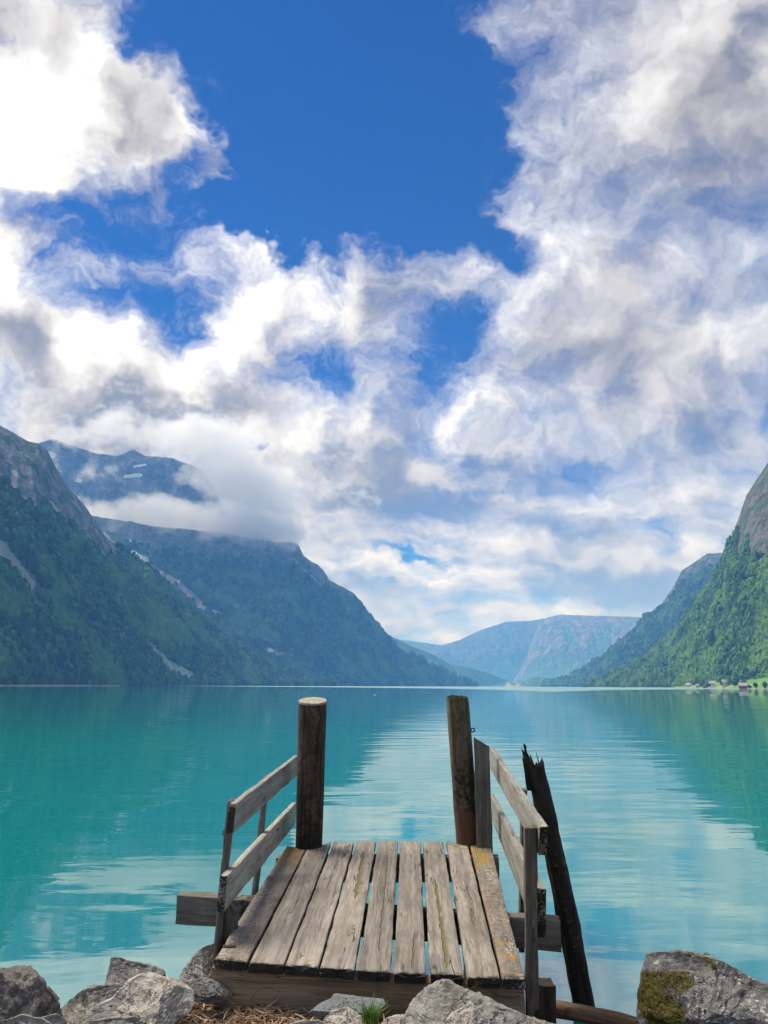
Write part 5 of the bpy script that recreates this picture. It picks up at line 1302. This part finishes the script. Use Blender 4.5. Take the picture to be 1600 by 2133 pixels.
for k, (a, b_, d_, h, w_, lab) in enumerate((
    (1521, 1430, 1330, 13, 13, 'large round tree at the left of the red cabin'), (1533, 1431, 1290, 11, 12, 'bushy dark tree just left of the red cabin'), (1538, 1425, 1380, 14, 7, 'tall narrow tree behind the bushy trees by the field'),
    (1550, 1428, 1330, 11, 12, 'round tree standing in the field above the red cabin'), (1574.5, 1435, 1180, 9, 6, 'small upright tree in the field right of the cabin'), (1562, 1435.5, 1185, 5, 7, 'low dark bush in the field beside the cabin'),
    (1594, 1435, 1160, 10.5, 8, 'dark tree at the right edge of the field'), (1505, 1429, 1400, 8, 8, 'small tree by the cream house'), (1467, 1430, 1500, 9, 12, 'rounded tree left of the white cottage'), (1477, 1432, 1420, 8, 8, 'small round tree at the shore by the white cottage'),
    (1449, 1430, 1600, 8, 9, 'bushy tree touching the leftmost white house'), (1460, 1431, 1520, 7, 8, 'shrubby tree above the gravel shore'))):
    lone_tree(a, b_, d_, h, w_, lab, 90 + k, conifer=(k == 2))

# gull resting on the water
gm_ = simple_mat('white_feathers', (0.8, 0.8, 0.79))
gp = on_z(780, 1447.5, 0.0)
gull = empty('gull', (gp[0], gp[1], 0)); tag(gull, 'white gull resting far out on the water', 'bird')
def ell(name, c, r, par, mat, n=12, m_=8):
    V = []; 
    for i in range(m_ + 1):
        ph = -np.pi / 2 + np.pi * i / m_
        for j in range(n): th = 2 * np.pi * j / n; V.append((c[0] + r[0] * math.cos(ph) * math.cos(th) * (1 + 0.25 * math.cos(th)), c[1] + r[1] * math.cos(ph) * math.sin(th), c[2] + r[2] * math.sin(ph)))
    idx = np.arange((m_ + 1) * n).reshape(m_ + 1, n); nx = np.roll(idx, -1, 1)
    mesh_np(name, V, np.stack([idx[:-1], nx[:-1], nx[1:], idx[1:]], -1), mat, par)
ell('body', (0, 0, 0.07), (0.22, 0.10, 0.10), gull, gm_); ell('head', (0.19, 0, 0.22), (0.065, 0.05, 0.055), gull, gm_); ell('bill', (0.27, 0, 0.21), (0.04, 0.012, 0.012), gull, H_YEL)

# ================================================================== low cloud lying against the mountain
def low_cloud():
    m = bpy.data.materials.new('cloud_vapour'); m.use_nodes = True; m.node_tree.nodes.clear(); g = NT(m.node_tree)
    tc = g.node('ShaderNodeTexCoord').outputs['Object']
    w = g.vmath('SCALE', g.vmath('SUBTRACT', g.noise(tc, 0.004, 4, 0.6, color=True), (0.5, 0.5, 0.5)), scale=260.0)
    p = g.vmath('ADD', tc, w)
    D0 = 3750.0
    def puff(px_, py_, dd, rx, ry, rz, wt):
        c = at_dist(px_, py_, D0 + dd) - CEN
        mp = g.mapping(p, tuple(c), (0, 0, YAW), (rx, rz, ry), 'TEXTURE')
        gr = g.node('ShaderNodeTexGradient', gradient_type='SPHERICAL'); g.l.new(mp, gr.inputs[0])
        return g.math('MULTIPLY', gr.outputs[1], wt)
    s = 0.0
    for a in PUFFS: s = g.math('ADD', s, puff(*a))
    n = g.noise(g.mapping(tc, scale=(1, 1, 1.4)), 0.0060, 8, 0.68)
    d_ = g.math('ADD', s, g.math('MULTIPLY_ADD', n, 5.6, -3.1))
    dens = g.math('MULTIPLY', g.rng(d_, 0.15, 1.0), 0.0085)
    pv = g.node('ShaderNodeVolumePrincipled'); pv.inputs['Color'].default_value = (0.98, 0.985, 1.0, 1); pv.inputs['Anisotropy'].default_value = 0.2
    g.l.new(dens, pv.inputs['Density'])
    o = g.node('ShaderNodeOutputMaterial'); g.l.new(pv.outputs[0], o.inputs['Volume'])
    CENv = CEN
    rx, ry, rz = 1050, 560, 520
    V = []; nn, mm = 28, 14
    for i in range(mm + 1):
        ph = -np.pi / 2 + np.pi * i / mm
        for j in range(nn):
            th = 2 * np.pi * j / nn; sg = lambda v_: math.copysign(abs(v_) ** 0.6, v_)
            x, y, z = rx * sg(math.cos(ph)) * sg(math.cos(th)), rz * sg(math.cos(ph)) * sg(math.sin(th)), ry * sg(math.sin(ph))
            V.append((x * math.cos(YAW) - y * math.sin(YAW), x * math.sin(YAW) + y * math.cos(YAW), z))
    idx = np.arange((mm + 1) * nn).reshape(mm + 1, nn); nx = np.roll(idx, -1, 1)
    ob = mesh_np('low_cloud', V, np.stack([idx[:-1], nx[:-1], nx[1:], idx[1:]], -1), m); ob.location = CENv
    m.cycles.volume_step_rate = 0.25
    tag(ob, 'grey white cloud wrapped round the left summit', 'cloud', None, 'stuff')
CEN = at_dist(370, 1010, 3750.0); YAW = math.atan2(-CEN[0], CEN[1])
PUFFS = [  # px, py, depth offset, half-sizes in metres (across, up, deep), weight
    (170, 1055, 40, 200, 70, 260, 1.3), (300, 1082, -230, 420, 95, 330, 1.8), (460, 1092, -200, 400, 110, 360, 1.9), (575, 1112, -180, 220, 80, 330, 1.7),
    (505, 1010, 0, 300, 280, 360, 1.9), (440, 920, 40, 330, 200, 360, 1.5), (330, 905, 20, 420, 120, 330, 1.4), (170, 895, 0, 340, 100, 300, 1.2), (555, 1045, -80, 240, 200, 320, 1.8),
]
low_cloud()
